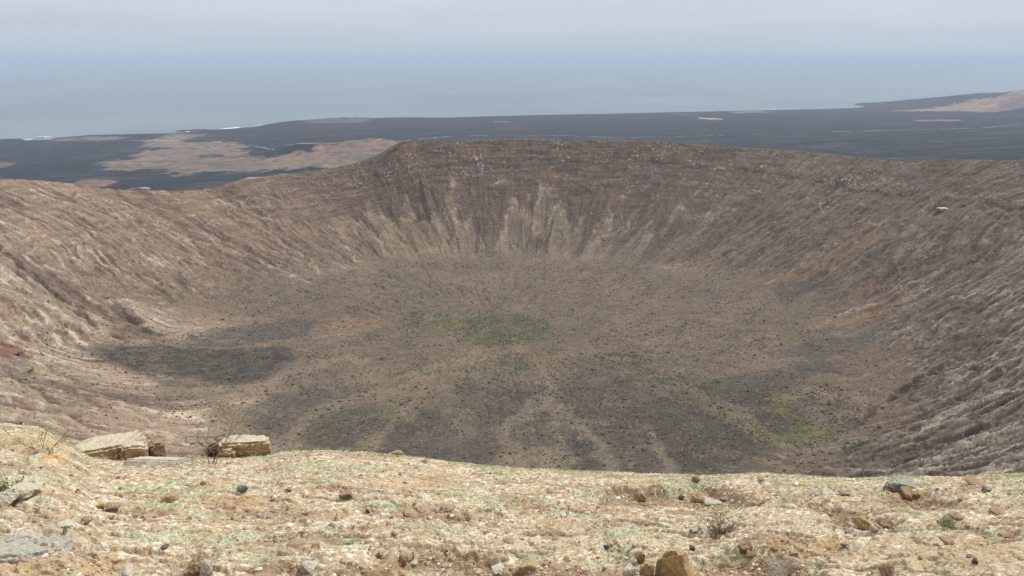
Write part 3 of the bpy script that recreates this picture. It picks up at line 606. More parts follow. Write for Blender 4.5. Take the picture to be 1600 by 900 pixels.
def mesh_from_hull(pts_, cuts, disp, seed, bev=.06, nscale=2.5):
    bm = bmesh.new()
    for p in pts_: bm.verts.new(p)
    r = bmesh.ops.convex_hull(bm, input=bm.verts)
    bmesh.ops.delete(bm, geom=[g for g in r['geom_interior'] if isinstance(g, bmesh.types.BMVert)], context='VERTS')
    bmesh.ops.dissolve_limit(bm, angle_limit=R(14), verts=bm.verts, edges=bm.edges)
    bm.normal_update()
    if bev: bmesh.ops.bevel(bm, geom=[e for e in bm.edges if e.calc_face_angle(0) > R(26)], offset=bev, segments=2, affect='EDGES', clamp_overlap=True)
    bmesh.ops.triangulate(bm, faces=bm.faces)
    for _ in range(cuts): 
        mean = sum(e.calc_length() for e in bm.edges)/len(bm.edges)
        bmesh.ops.subdivide_edges(bm, edges=[e for e in bm.edges if e.calc_length() > mean*.75], cuts=1, use_grid_fill=True)
        bmesh.ops.triangulate(bm, faces=bm.faces)
    bmesh.ops.recalc_face_normals(bm, faces=bm.faces); bm.normal_update()
    co = np.array([v.co for v in bm.verts]); no_ = np.array([v.normal for v in bm.verts])
    n = v3noise(co, nscale, seed)+.6*v3noise(co, nscale*2.7, seed+3)+.3*v3noise(co, nscale*7, seed+6); co = co+no_*(n*disp)[:, None]
    for v, c in zip(bm.verts, co): v.co = c
    return bm
def finish(name, bm, mat, loc, rz=0., scale=(1, 1, 1)):
    me = bpy.data.meshes.new(name); co = None
    for v in bm.verts: v.co = Vector((v.co.x*scale[0], v.co.y*scale[1], v.co.z*scale[2]))
    bm.to_mesh(me); bm.free(); me.materials.append(mat)
    for p in me.polygons: p.use_smooth = False
    o = bpy.data.objects.new(name, me); C.objects.link(o); o.location = loc; o.rotation_euler = (0, 0, rz); return o
def rock(px, py, wpx, hpx, mat, label, seed, cat='rock', group=None, dep=.8, name='rock', cuts=2, rough=.05, tilt=0., sink=.22):
    """px,py: middle of its foot in the survey; wpx,hpx: its apparent size there"""
    p = gmarch(px, py); dist = np.linalg.norm(p); wm = wpx/F*dist*.98; sd_ = -p[2]/dist; hm = max((hpx/F*dist-dep*wm*sd_*.55)/math.sqrt(1-sd_*sd_), .3*hpx/F*dist)
    r_ = np.random.RandomState(seed); n = 16
    if 'dark' in mat.name or 'basalt' in mat.name: wm *= .75; hm *= .7
    q = r_.normal(size=(n, 3)); q /= np.abs(q).max(1)[:, None]**.75*np.linalg.norm(q, axis=1)[:, None]**.25
    q *= r_.uniform(.82, 1.05, (n, 1)); q = (q-q.min(0))/(q.max(0)-q.min(0))-.5
    a = tilt; q = np.stack([q[:, 0]*math.cos(a)-q[:, 2]*math.sin(a), q[:, 1], q[:, 0]*math.sin(a)+q[:, 2]*math.cos(a)], -1)
    bm = mesh_from_hull([tuple(v) for v in q], cuts, rough, seed, .05)
    hh = hm/(1-sink)
    o = finish(name, bm, mat, (p[0], p[1]+wm*dep*.3, p[2]+hh*(.5-sink)), r_.uniform(-.25, .25), (wm, wm*dep, hh))
    return tag(o, label, cat, group)
def block(front, back, d, depth, mat, label, seed, name='boulder', cuts=4, disp=.022, bev=.03, cat='boulder'):
    """front face surveyed at distance d, rear silhouette surveyed at d+depth: a solid between the two"""
    P = np.array([at_d(a, b, d) for a, b in front]); Q = np.array([at_d(a, b, d+depth) for a, b in back]); c = P.mean(0); c[2] = P[:, 2].min()
    B = Q.copy(); B[:, 2] = P[:, 2].min()-.1-depth*.3; X = np.concatenate([P, Q, B])-c
    bm = mesh_from_hull([tuple(v) for v in X], cuts, disp, seed, bev, 5.)
    o = finish(name, bm, mat, tuple(c)); return tag(o, label, cat)
def sheet(outline, th, mat, label, seed, name='slab', cat='slab', disp=.01):
    P = np.array([gmarch(a, b) for a, b in outline]); c = P.mean(0); X = np.concatenate([P-c+np.array([0, 0, -.06]), (P-c)*np.array([.9, .9, 1])+np.array([0, 0, th])])
    bm = mesh_from_hull([tuple(v) for v in X], 5, disp, seed, .02, 4.); o = finish(name, bm, mat, tuple(c)); return tag(o, label, cat)
def gd(px, py): p = gmarch(px, py); return math.hypot(p[0], p[1])
block([(98,717),(106,710),(140,702),(186,696),(186,724),(120,724)], [(104,706),(125,690),(150,681),(200,674),(222,672),(236,682),(244,692)], 9.2, .6, MR['tuff'], 'largest pale slab boulder on the left lip, wedge shaped with ochre undercut front', 11, cuts=5)
block([(189,722),(188,702),(202,697),(232,699),(236,722)], [(192,694),(206,688),(230,686)], 9.0, .25, MR['tuff'], 'squarish pale boulder split off in front of the big left slab', 12)
block([(232,704),(240,694),(256,692),(256,706),(250,714),(240,712)], [(232,689),(250,685),(257,688)], 9.1, .2, MR['brown'], 'small dark brown overhanging block at the right end of the left boulder group', 13)
sheet([(190,729),(215,718),(285,716),(300,721),(280,730)], .05, MR['pale'], 'low flat pale slab lying just in front of the left boulder group', 14)
block([(340,710),(342,694),(360,692),(400,693),(420,689),(421,708),(395,717),(360,714)], [(345,684),(355,679),(380,678),(416,679),(422,687)], 9.1, .45, MR['tuff'], 'block shaped boulder with flat lichen covered top on the lip beside the bare twigs', 15, cuts=5)
block([(336,716),(340,706),(354,704),(365,706),(365,716)], [(345,701),(358,699),(366,702)], 8.95, .15, MR['ochre'], 'small ochre cube stone leaning on the front of the flat topped boulder', 16)
block([(318,708),(322,698),(340,690),(345,708)], [(325,694),(340,684),(348,688)], 9.3, .25, MR['brown'], 'dark shaded wedge stone behind the twigs at the left of the flat topped boulder', 17)
block([(590,717),(604,711),(614,710),(618,717)], [(600,711),(612,707),(618,709)], 8.9, .08, MR['pale'], 'thin pale splinter leaning against the little skyline stone', 18, name='stone', cat='stone', disp=.004, bev=.006, cuts=3)
block([(610,717),(611,709),(620,707),(629,709),(629,714),(622,718)], [(613,705),(622,702),(630,704)], 8.9, .1, MR['brown'], 'little rounded brown stone alone on the skyline left of centre', 19, name='stone', cat='stone', disp=.006, bev=.01, cuts=3)
block([(1382,766),(1384,758),(1400,755),(1425,760),(1440,770),(1436,773),(1418,765),(1400,768)], [(1386,752),(1396,746),(1412,745),(1432,753),(1440,764)], gd(1410,768), .3, MR['grey'], 'dark grey lichen crusted boulder arching over broken stones at the right lip', 20, cuts=5)
sheet([(-60,885),(-60,850),(20,842),(60,836),(95,838),(120,852),(100,864),(40,878)], .015, MR['sheet'], 'flat grey weathered rock sheet at the lower left corner', 21, disp=.03)
g_ = gd(1050, 898)-.05
block([(1022,935),(1024,885),(1030,868),(1048,862),(1064,862),(1076,884),(1088,930)], [(1032,862),(1048,855),(1062,853),(1072,864),(1084,890)], g_, .22, MR['ochre'], 'largest upright ochre block at the bottom edge right of centre', 31, disp=.012)
block([(997,935),(999,895),(1004,883),(1016,880),(1021,900),(1021,935)], [(1004,878),(1015,874),(1020,880)], g_, .14, MR['ochre'], 'narrow upright rock left of the dark gap beside the largest ochre block', 32, disp=.01)
block([(796,935),(800,900),(812,887),(832,884),(848,895),(850,935)], [(806,884),(820,874),(836,875),(846,884)], gd(820, 898), .2, MR['ochre'], 'big rounded ochre boulder cut by the bottom edge near the centre', 33, disp=.016, bev=.03)
S = [ # px, foot, w, h, mat, label
 (262,785,27,14,'ochre','wedge shaped tan stone with shadowed underside below the left boulders'),(172,796,22,11,'brown','pair forming rounded brown stone left of the tan wedge stone'),
 (157,795,11,8,'ochre','small ochre pebble touching the rounded brown stone'),(130,820,17,11,'brown','brown lump of rock standing in white crust left of centre left'),(98,824,20,7,'pale','thin cream flake lying on ochre soil at left'),
 (36,778,36,20,'tuff','tan boulder beside the yellow flowers at the left edge'),(8,786,28,18,'pale','pale broken rock at the left edge under the yellow flowers'),(305,899,34,30,'brown','tall brown split rock at the bottom edge left'),
 (322,905,22,26,'pale','pale crusted rock right of the tall brown split rock'),(378,772,18,14,'grey','grey arched stone standing in a band of lichen'),(540,781,22,13,'brown','round brown stone left of a rust red flat one'),
 (556,783,18,8,'ochre','rust red flat stone touching a round brown one'),(257,858,14,9,'dark','dark basalt stone in pale lichen at lower left'),(641,876,14,11,'dark','black basalt stone on the brown rubble at the bottom'),
 (632,887,14,20,'ochre','upright tan stone just left of the pale one in the bottom rubble'),(646,884,14,10,'pale','pale round stone under the black basalt stone'),(594,872,12,10,'ochre','ochre stone at the left end of the bottom rubble'),
 (780,896,22,13,'pale','cream stone left of the rounded ochre boulder'),
 (1001,880,15,18,'brown','brown stone perched above the narrow upright rock'),(982,905,22,20,'pale','pale knobbly rock left of the narrow upright rock'),
 (947,858,12,9,'dark','dark stone over a small rubble hollow near the bottom'),(1082,860,13,12,'dark','dark grey stone right above the largest ochre block'),(1165,866,20,20,'brown','dark brown cube stone below the round bush'),
 (1173,874,15,12,'ochre','small ochre stone touching the dark brown cube stone'),(1356,828,28,24,'ochre','smooth tan plate stone standing on edge over a dark gap'),(1366,834,12,12,'pale','small pale stone under the plate stone'),
 (1385,826,18,12,'brown','brown crumbling stone right of the plate stone'),(1420,782,20,18,'brown','brown stone under the dark grey arched boulder'),(1435,780,13,12,'ochre','ochre stone right of the one under the arched boulder'),
 (1530,758,26,9,'brown','long thin brown slab near the right lip'),(1543,768,12,8,'grey','grey pebble below the long thin slab at right'),(1524,882,11,11,'dark','single black stone on bare ochre ground at lower right'),
 (1088,755,11,11,'brown','pointed brown stone on the skyline right of centre'),(1000,784,20,16,'ochre','ochre block in the brown hollow right of centre'),(1065,782,12,12,'dark','dark stone in the brown hollow'),
 (1092,785,22,16,'ochre','squared ochre stone at the right of the brown hollow'),(1115,790,26,12,'pale','grey pale stone at the foot of the brown hollow'),(1132,784,13,9,'brown','sharp brown stone right end of the brown hollow'),
 (1275,775,17,7,'grey','flat grey stone in an ochre patch at right'),(1322,774,18,7,'brown','flat brown stone near the right lip'),(575,801,9,8,'dark','dark red round pebble left of centre'),
 (1190,752,10,6,'brown','brown chip on the skyline right'),(616,838,9,7,'brown','brown round pebble near bottom centre'),(695,862,10,7,'ochre','ochre stone above the bottom rubble'),
 (450,768,10,7,'brown','brown chip in white crust'),(642,806,22,10,'ochre','rust stone on the central ledge'),(700,797,26,8,'brown','long rust slab on the central ledge'),(795,850,18,9,'brown','dark brown stone right of centre bottom'),
 (1010,822,14,7,'brown','brown chip on white crust left of the bush'),(1480,850,22,9,'brown','brown flat stone in streaked crust at right'),(1495,812,24,9,'brown','brown stone right of the low grey green shrub'),
 (1320,856,10,8,'brown','brown stone in the lichen at lower right'),(195,901,26,16,'pale','pale rounded rock at the bottom edge left'),(480,899,34,22,'pale','grey pale rock at the bottom edge'),(1390,902,22,20,'brown','brown rock cut by the bottom edge at right'),
 (1240,870,14,10,'grey','grey stone beside the dry silver shrub'),(1210,862,12,9,'brown','brown stone left in the dry rubble'),(1565,804,20,8,'brown','brown stone near the right edge')]
for i, (a, b, ww, hh, mm, lab) in enumerate(S):
    rock(a, b, ww, hh, MR[mm], lab, 400+i, cat='stone' if ww < 30 else 'rock', name='stone' if ww < 30 else 'rock', dep=.75+.4*((i*37) % 10)/10, rough=.07, cuts=3 if ww > 17 else 2)

def crater_rock(px, py, wpx, hpx, mat, label, seed):
    p = march([px], [py])[0]; p[2] = Hc(p[0:1], p[1:2])[0]; dist = np.linalg.norm(p); wm = wpx/F*dist; hm = hpx/F*dist*1.2
    r_ = np.random.RandomState(seed); q = r_.uniform(-.5, .5, (18, 3)); bm = mesh_from_hull([tuple(v) for v in q], 2, .08, seed, .03)
    o = finish('rock_outcrop', bm, mat, (p[0], p[1], p[2]+hm*.15), r_.uniform(-.3, .3), (wm, wm*.6, hm)); return tag(o, label, 'rock outcrop')
crater_rock(1475, 324, 24, 5, MR['pale'], 'bright white rock ledge in the saddle of the right rim', 1)
crater_rock(16, 553, 44, 13, MR['red'], 'red rock outcrop on the left crater wall at the photo edge', 2)
crater_rock(20, 662, 26, 9, MR['cliff'], 'dark brown knob on the wall just above the left lip', 3)

# ------------------------------------------------------------------ gravel and lichen: nobody could count them
def scatter(n, seed, pred, dmin=3.9, dmax=9.4):
    r_ = np.random.RandomState(seed); d = np.sqrt(r_.uniform(dmin**2, dmax**2, n)); a = r_.uniform(-R(37), R(37), n); x = d*np.sin(a); y = d*np.cos(a)
    z, lo, tn, tf, md, fl = Hg(x, y, True); n1, n2, lich, dirt = ground_masks(x, y, lo, tn, tf, md, fl)
    k = r_.rand(n) < pred(x, y, lich, dirt, tf, d); return x[k], y[k], z[k], r_
def build_gravel():
    rub = [(700,882,100,16,1), (560,892,60,10,.6), (1000,785,60,9,.9), (1120,780,60,9,.9), (1180,888,100,16,1), (850,892,80,12,.8), (440,885,50,14,.6), (1340,815,50,8,.7), (1420,785,50,7,.8), (700,800,70,6,.6), (970,870,60,16,.8), (1460,770,60,8,.6),(1500,780,50,6,.5),(1500,855,60,8,.5),(1540,820,60,8,.5),(200,800,60,10,.4),(120,880,60,10,.35)]
    cs = []
    for a, b, rx, ry, am in rub:
        p = GP(a, b); q = GP(a+rx, b); s_ = GP(a, b-ry); cs.append((p[0], p[1], abs(q[0]-p[0]), abs(s_[1]-p[1])+.05, am))
    def pred(x, y, lich, dirt, tf, d):
        m = .05+.25*dirt+.25*(tf < .12)+.5*(hollows(x, y) > .03)
        for cx, cy, rx, ry, am in cs: m = np.maximum(m, am*np.exp(-((x-cx)/rx)**2-((y-cy)/ry)**2))
        return m*(.4+.6*ss(-.2, .3, fbm(x/.3, y/.2, 2, 241)))
    x, y, z, r_ = scatter(120000, 5, pred)
    n = len(x); base_ = []
    for k in range(8):
        bm = bmesh.new(); bmesh.ops.create_icosphere(bm, subdivisions=1, radius=1); co = np.array([v.co for v in bm.verts]); f = np.array([[v.index for v in p.verts] for p in bm.faces]); bm.free()
        rr = np.random.RandomState(k); co = co*rr.uniform(.6, 1.15, (len(co), 1)); base_.append((co, f))
    sz = np.clip(r_.lognormal(-4.95, .5, n), .003, .03)
    cols = np.array([(.44,.30,.18), (.33,.21,.13), (.55,.46,.35), (.26,.17,.11), (.48,.34,.2), (.66,.6,.5), (.36,.25,.16), (.12,.1,.09)]); Vs, Fs, Cs = [], [], []; off = 0
    kk = r_.randint(0, 8, n)
    for k in range(8):
        I = np.where(kk == k)[0]; co, f = base_[k]; a = r_.uniform(0, 6.28, len(I)); ca, sa = np.cos(a)[:, None], np.sin(a)[:, None]; s_ = sz[I][:, None]
        ax = r_.uniform(.8, 1.5, (len(I), 1)); X = co[None, :, 0]*ax; Y = co[None, :, 1]; Z = co[None, :, 2]*.75
        V = np.stack([(X*ca-Y*sa)*s_+x[I][:, None], (X*sa+Y*ca)*s_+y[I][:, None], Z*s_+z[I][:, None]+s_*.25], -1)
        ci = r_.choice(8, len(I), p=[.2,.18,.17,.12,.14,.09,.08,.02]); cc = cols[ci]*r_.uniform(.8, 1.15, (len(I), 1))
        Vs.append(V.reshape(-1, 3)); Fs.append((f[None]+np.arange(len(I))[:, None, None]*len(co)+off).reshape(-1, 3)); Cs.append(np.repeat(cc, len(co), 0)); off += V.shape[0]*V.shape[1]
    o = np_mesh('gravel', np.concatenate(Vs), np.concatenate(Fs), M_gravel, np.concatenate(Cs), smooth=False); tag(o, 'loose ochre and brown rubble strewn over the pale summit crust', 'gravel', kind='stuff')
build_gravel()
def leaf_mat(name):
    m = bpy.data.materials.new(name); m.use_nodes = True; t = m.node_tree; p = t.nodes['Principled BSDF']; a = N(t, 'ShaderNodeAttribute', attribute_name='albedo')
    co = N(t, 'ShaderNodeTexCoord'); n = N(t, 'ShaderNodeTexNoise'); n.inputs['Scale'].default_value = 12; L(t, co.outputs['Object'], n.inputs['Vector'])
    r = N(t, 'ShaderNodeMapRange'); r.inputs[1].default_value = .3; r.inputs[2].default_value = .7; r.inputs[3].default_value = .85; r.inputs[4].default_value = 1.15; L(t, n.outputs[0], r.inputs[0])
    s_ = N(t, 'ShaderNodeVectorMath', operation='SCALE'); L(t, a.outputs['Color'], s_.inputs[0]); L(t, r.outputs[0], s_.inputs['Scale']); L(t, s_.outputs[0], p.inputs['Base Color']); p.inputs['Roughness'].default_value = .9
    return m
M_leaf = leaf_mat('plant_tissue')
def blades(x, y, z, nb, ln, wd, cols, seed, spread=1.):
    r_ = np.random.RandomState(seed); n = len(x); X = np.repeat(x, nb); Y = np.repeat(y, nb); Z = np.repeat(z, nb); m = n*nb
    a = r_.uniform(0, 6.28, m); el = r_.uniform(.15, 1.35, m); l = ln*r_.uniform(.5, 1.2, m); X = X+r_.normal(0, spread*ln*.7, m); Y = Y+r_.normal(0, spread*ln*.7, m)
    dx, dy, dz = np.cos(a)*np.cos(el)*l, np.sin(a)*np.cos(el)*l, np.sin(el)*l; b = r_.uniform(0, 6.28, m); w_ = wd*r_.uniform(.6, 1.3, m); ox, oy = np.cos(b)*w_, np.sin(b)*w_
    V = np.stack([np.stack([X-ox, Y-oy, Z-.004], -1), np.stack([X+ox, Y+oy, Z-.004], -1), np.stack([X+dx, Y+dy, Z+dz], -1)], 1).reshape(-1, 3)
    cc = np.array(cols)[r_.randint(0, len(cols), m)]*r_.uniform(.8, 1.2, (m, 1)); return V, np.arange(3*m).reshape(-1, 3), np.repeat(cc, 3, 0)
def build_lichen():
    x, y, z, r_ = scatter(80000, 9, lambda x, y, l, di, tf, d: l*(1-di*.8)*.85*(.5+.5*ss(5, 8, d)))
    V, f, c = blades(x, y, z, 9, .017, .0026, [(.47,.47,.30), (.42,.42,.26), (.53,.52,.36), (.35,.355,.21)], 3)
    o = np_mesh('lichen', V, f, M_leaf, c, smooth=False); tag(o, 'pale grey green lichen tufts crusting the summit ground', 'lichen', kind='stuff')
build_lichen()

# ------------------------------------------------------------------ plants
def tube(V, Fc, Cc, p0, p1, r0, r1, col, k=4):
    d = np.array(p1)-np.array(p0); l = np.linalg.norm(d)+1e-9; d = d/l; u = np.cross(d, [0.3, .2, .93]); u /= np.linalg.norm(u)+1e-9; v = np.cross(d, u); o = len(V)
    for p, r in ((p0, r0), (p1, r1)):
        for i in range(k):
            t = 2*math.pi*i/k; V.append(np.array(p)+(u*math.cos(t)+v*math.sin(t))*r); Cc.append(col)
    for i in range(k): Fc.append((o+i, o+(i+1) % k, o+k+(i+1) % k, o+k+i))
def plant(px, py, h, spread, stems, label, name, cat, seed, twig=(.16,.11,.08), leaf=((.12,.14,.06),), nleaf=0, ll=.012, lw=.004, levels=3, upright=.5, r0=.004, flowers=0):
    p = gmarch(px, py); r_ = np.random.RandomState(seed); V, Fc, Cc, tips = [], [], [], []
    def grow(q, d, l, r, lev):
        segs = 3; 
        for s_ in range(segs):
            d = d+r_.normal(0, .22, 3); d /= np.linalg.norm(d); q2 = q+d*l/segs; tube(V, Fc, Cc, q, q2, r, r*.8, np.array(twig)*r_.uniform(.8, 1.25)); q = q2; r *= .8; tips.append((q, d))
            if lev > 0:
                e = d+r_.normal(0, .65, 3)*np.array([1, 1, .6]); e /= np.linalg.norm(e); grow(q, e, l*r_.uniform(.45, .75), r*.8, lev-1)
    for i in range(stems):
        a = r_.uniform(0, 6.28); d = np.array([math.cos(a)*spread, math.sin(a)*spread, upright]); d /= np.linalg.norm(d)
        grow(np.array([r_.normal(0, h*.06), r_.normal(0, h*.06), -.01]), d, h*r_.uniform(.7, 1.1), r0, levels-1)
    root = bpy.data.objects.new(name, None); C.objects.link(root); root.location = p; tag(root, label, cat)
    np_mesh('stems', np.array(V), np.array(Fc), M_leaf, np.array(Cc), smooth=False, parent=root)
    if nleaf:
        T = np.array([t[0] for t in tips]); I = r_.randint(0, len(T), nleaf); q = T[I]+r_.normal(0, h*.03, (nleaf, 3)); q[:, 2] = np.maximum(q[:, 2], 0)
        d = r_.normal(size=(nleaf, 3)); d[:, 2] = np.abs(d[:, 2]); d /= np.linalg.norm(d, axis=1)[:, None]; s_ = np.cross(d, r_.normal(size=(nleaf, 3))); s_ /= np.linalg.norm(s_, axis=1)[:, None]
        l = ll*r_.uniform(.6, 1.2, (nleaf, 1)); VV = np.stack([q, q+d*l*.5+s_*lw, q+d*l, q+d*l*.5-s_*lw], 1).reshape(-1, 3)
        cc = np.repeat(np.array(leaf)[r_.randint(0, len(leaf), nleaf)]*r_.uniform(.75, 1.25, (nleaf, 1)), 4, 0)
        np_mesh('leaves', VV, np.arange(4*nleaf).reshape(-1, 4), M_leaf, cc, smooth=False, parent=root)
    for k in range(flowers):
        q = tips[r_.randint(len(tips))][0]+np.array([0, -.01, .025]); bm = bmesh.new(); nb = 9
        cv = bm.verts.new((0, 0, .004)); ring = []
        for j in range(nb*2):
            t = math.pi*j/nb; rr = .016 if j % 2 == 0 else .007; ring.append(bm.verts.new((rr*math.cos(t), rr*math.sin(t)*.9-.004, .010-.003*(j % 2))))
        for j in range(nb*2): bm.faces.new((cv, ring[j], ring[(j+1) % (nb*2)]))
        me = bpy.data.meshes.new('flower'); bm.to_mesh(me); bm.free(); fa = me.color_attributes.new('albedo', 'FLOAT_COLOR', 'POINT')
        for d_ in fa.data: d_.color = (.75, .6, .04, 1)
        me.materials.append(M_leaf); o = bpy.data.objects.new('flower', me); C.objects.link(o); o.parent = root; o.location = q; o.rotation_euler = (.9, 0, 0)
    return root
plant(1127, 833, .13, .9, 16, 'round dark brown and green bush on the pale crust right of centre', 'bush', 'bush', 1, (.14,.10,.07), ((.10,.12,.05),(.16,.12,.07),(.2,.17,.1)), 900, .012, .003, 3, .9, .003)
plant(1086, 833, .07, 1., 8, 'small dry brown tuft just left of the round bush', 'bush', 'bush', 2, (.2,.13,.08), ((.22,.16,.09),(.16,.16,.08)), 200, .011, .003, 3, .8, .0025)
plant(1482, 820, .075, 1.7, 14, 'low spreading grey green shrub near the right edge', 'shrub', 'shrub', 3, (.2,.16,.1), ((.2,.23,.12),(.27,.27,.15)), 800, .014, .003, 3, .6, .0025)
plant(1222, 892, .10, 1.6, 18, 'dry silvery shrub with bare curling stems at the bottom right', 'shrub', 'shrub', 4, (.45,.42,.37), ((.30,.33,.22),(.4,.4,.3)), 300, .012, .003, 3, .6, .0022)
plant(332, 724, .50, .35, 4, 'tall bare twiggy plant in front of the flat topped boulder', 'twiggy_plant', 'plant', 5, (.20,.13,.09), ((.2,.25,.09),), 90, .02, .005, 3, 1.2, .0065)
plant(74, 708, .26, .5, 5, 'thin sparse plant with green base left of the big slab boulder', 'twiggy_plant', 'plant', 6, (.22,.16,.1), ((.2,.26,.09),(.15,.2,.07)), 160, .02, .005, 3, 1., .0045)
plant(14, 768, .09, 1., 8, 'leafy plant with yellow flowers by the tan boulder at the left edge', 'flowering_plant', 'plant', 7, (.16,.18,.08), ((.12,.17,.06),(.18,.22,.1)), 320, .018, .005, 2, .9, .003, flowers=3)
plant(706, 722, .10, .25, 4, 'single upright green sprig on the skyline left of centre', 'sprig', 'plant', 8, (.2,.24,.09), ((.22,.28,.1),), 60, .02, .003, 2, 1.3, .002)
plant(662, 722, .045, 1., 7, 'small green tuft under the skyline sprig', 'tuft', 'plant', 9, (.2,.24,.1), ((.2,.25,.09),), 120, .02, .003, 2, .8, .002)
plant(545, 850, .05, 1., 9, 'yellow green tuft at the lower centre left', 'tuft', 'plant', 10, (.34,.34,.15), ((.40,.42,.2),), 150, .018, .0025, 2, .8, .002)
plant(1400, 905, .06, 1.3, 10, 'dry tuft at the bottom edge right', 'tuft', 'plant', 11, (.3,.25,.17), ((.3,.3,.18),), 120, .014, .0025, 2, .8, .002)
plant(470, 708, .14, .6, 2, 'pair of bare leaning twigs on the skyline right of the flat topped boulder', 'twiggy_plant', 'plant', 12, (.2,.14,.1), ((.2,.2,.1),), 0, .01, .002, 3, 1., .0022)
plant(100, 835, .05, .8, 5, 'little green weed above the grey rock sheet', 'tuft', 'plant', 13, (.2,.22,.1), ((.22,.28,.1),), 90, .016, .003, 2, .9, .002)

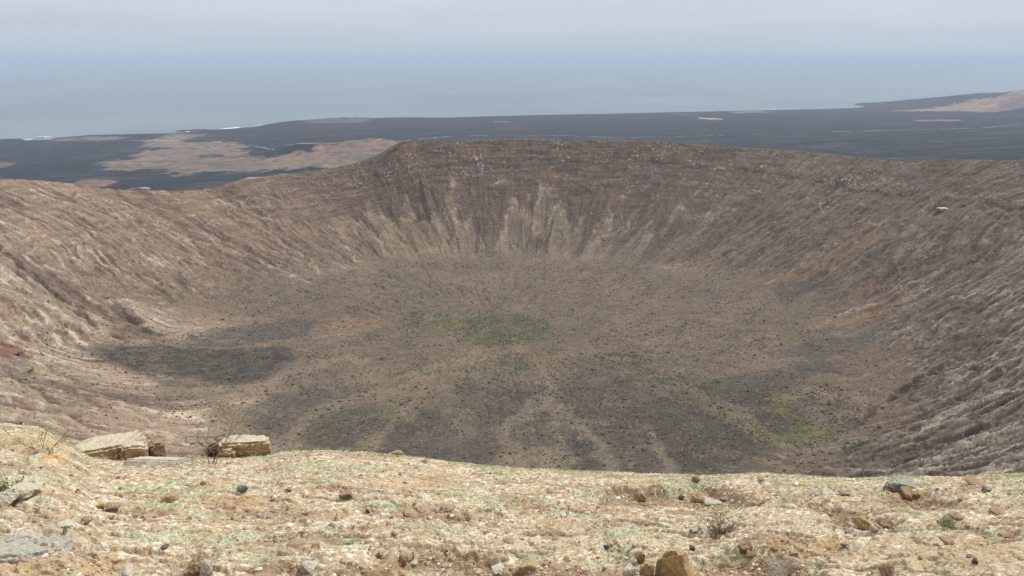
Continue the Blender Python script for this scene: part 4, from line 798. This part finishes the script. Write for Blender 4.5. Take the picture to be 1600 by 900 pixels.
# ------------------------------------------------------------------ shrubs of the crater
def build_shrubs():
    r_ = np.random.RandomState(77); n = 330000
    x = OX+r_.uniform(-430, 430, n); y = OY+r_.uniform(-430, 420, n)
    z, s, ph, rh = crater(x, y); px, py = project(x, y, z)
    den = .07+.06*ss(.1, -.2, s)+.10*ss(0, .5, fbm(x/45, y/45, 4, 401)+.2)*(s < .05)
    den *= ss(.75, .2, s)
    pm = lambda q, a, so=14: poly_mask(x, y, W(q), so, 10, 5)*a
    den = np.maximum(den, poly_mask(x, y, ell(785,515,75,28), 8, 8, 1)*.9); den = np.maximum(den, poly_mask(x, y, ell(690,500,75,16), 10, 8, 2)*.5)
    den = np.maximum(den, poly_mask(x, y, ell(800,568,34,18), 8, 8, 1)*.7); den = np.maximum(den, poly_mask(x, y, ell(970,562,50,12), 8, 8, 1)*.6)
    den = np.maximum(den, pm([(760,580),(1000,570),(1210,600),(1240,690),(1000,700),(850,700),(750,640)], .35)); den = np.maximum(den, pm([(1180,600),(1300,600),(1340,650),(1290,700),(1220,690)], .7, 6))
    den = np.maximum(den, pm([(1060,610),(1090,605),(1230,685),(1200,695)], .7, 5))
    den *= (.25+.75*ss(-.2, .35, fbm(x/22, y/22, 4, 403)))*(2.4-.9*ss(.3, .8, den))
    k = (r_.rand(n) < den) & (px > -60) & (px < 1660) & (py < 775) & (s < .72); x, y = x[k], y[k]
    z = Hc(x, y); z0, s, ph, rh = crater(x, y); px, py = project(x, y, z)
    green = poly_mask(x, y, ell(760,515,120,38), 10, 8, 1)+poly_mask(x, y, ell(800,568,40,20), 8, 8, 1)+poly_mask(x, y, ell(1250,680,60,22), 6, 8, 1)
    bases = []
    for q in range(5):
        bm = bmesh.new(); bmesh.ops.create_icosphere(bm, subdivisions=2, radius=1); co = np.array([v.co for v in bm.verts]); f = np.array([[v.index for v in p.verts] for p in bm.faces]); bm.free()
        rr = np.random.RandomState(q+50); co = co*(1+.45*v3noise(co, 1.6, q*11))[:, None]*rr.uniform(.75, 1.15, (len(co), 1)); co[:, 2] = co[:, 2]*.62+.35; bases.append((co, f))
    m = len(x); sz = np.clip(r_.lognormal(-.85, .42, m), .25, 1.4)*(1-.25*ss(.1, .4, s))
    cols = np.array([(.075,.07,.042), (.09,.078,.05), (.065,.07,.04), (.10,.085,.055)]); gc = np.array([(.075,.105,.04), (.06,.09,.045), (.11,.13,.045), (.085,.10,.04)])
    ci = r_.randint(0, 4, m); cc = np.where((r_.rand(m) < green)[:, None], gc[ci], cols[ci])*r_.uniform(.8, 1.2, (m, 1))
    dist = np.sqrt(x*x+y*y+z*z); vis = (py < 742)&(px > 5)&(px < 1595); key = np.where(vis & (s < .1), -sz/dist, 1); order = np.argsort(key); first = order[:280]; rest = np.setdiff1d(np.arange(m), first)
    meshes = []
    for q in range(5):
        for g_ in (0, 1):
            co, f = bases[q]; o = np_mesh('shrub', co, f, M_leaf, np.repeat((gc if g_ else cols)[q % 4][None], len(co), 0), smooth=False); meshes.append(o.data); bpy.data.objects.remove(o)
    for i in first:
        g_ = int(cc[i, 1] > cc[i, 0]*1.15); o = bpy.data.objects.new('shrub', meshes[(int(i) % 5)*2+g_]); C.objects.link(o)
        o.location = (x[i], y[i], z[i]); o.rotation_euler = (0, 0, r_.uniform(0, 6.28)); o.scale = (sz[i], sz[i], sz[i])
        if g_: tag(o, 'small green shrub dotted over the crater floor far below', 'shrub', 'green shrubs on the crater floor')
        else: tag(o, 'small dark olive brown shrub dotted over the crater floor far below', 'shrub', 'dark shrubs on the crater floor')
    Vs, Fs, Cs = [], [], []; off = 0; kk = r_.randint(0, 5, m)
    low = []
    for q in range(5):
        bm = bmesh.new(); bmesh.ops.create_icosphere(bm, subdivisions=1, radius=1); co = np.array([v.co for v in bm.verts]); f = np.array([[v.index for v in p.verts] for p in bm.faces]); bm.free()
        rr = np.random.RandomState(q); co = co*rr.uniform(.6, 1.25, (len(co), 1)); co[:, 2] = co[:, 2]*.62+.35
        I = rest[kk[rest] == q]; a = r_.uniform(0, 6.28, len(I))[:, None]; s_ = sz[I][:, None]; X, Y, Z = co[None, :, 0], co[None, :, 1], co[None, :, 2]
        V = np.stack([(X*np.cos(a)-Y*np.sin(a))*s_+x[I][:, None], (X*np.sin(a)+Y*np.cos(a))*s_+y[I][:, None], Z*s_+z[I][:, None]], -1)
        Vs.append(V.reshape(-1, 3)); Fs.append((f[None]+np.arange(len(I))[:, None, None]*len(co)+off).reshape(-1, 3)); Cs.append(np.repeat(cc[I], len(co), 0)); off += V.shape[0]*V.shape[1]
    o = np_mesh('scrub', np.concatenate(Vs), np.concatenate(Fs), M_leaf, np.concatenate(Cs), smooth=False); tag(o, 'scattered scrub over the crater floor and lower walls', 'scrub', kind='stuff')
    print('shrubs', m)
build_shrubs()

# ------------------------------------------------------------------ haze
def build_haze():
    m = bpy.data.materials.new('haze_air'); m.use_nodes = True; t = m.node_tree; t.nodes.clear()
    v = N(t, 'ShaderNodeVolumePrincipled'); v.inputs['Density'].default_value = .56e-4; v.inputs['Color'].default_value = (.68, .80, .97, 1); v.inputs['Anisotropy'].default_value = .0
    o_ = N(t, 'ShaderNodeOutputMaterial'); L(t, v.outputs[0], o_.inputs['Volume'])
    S = 120000.; a, b = -470., 30.
    V = [(-S, -S, a), (S, -S, a), (S, S, a), (-S, S, a), (-S, -S, b), (S, -S, b), (S, S, b), (-S, S, b)]
    Fq = [[0, 3, 2, 1], [4, 5, 6, 7], [0, 1, 5, 4], [1, 2, 6, 5], [2, 3, 7, 6], [3, 0, 4, 7]]
    o = np_mesh('haze', V, Fq, m, smooth=False); o['kind'] = 'stuff'
build_haze()
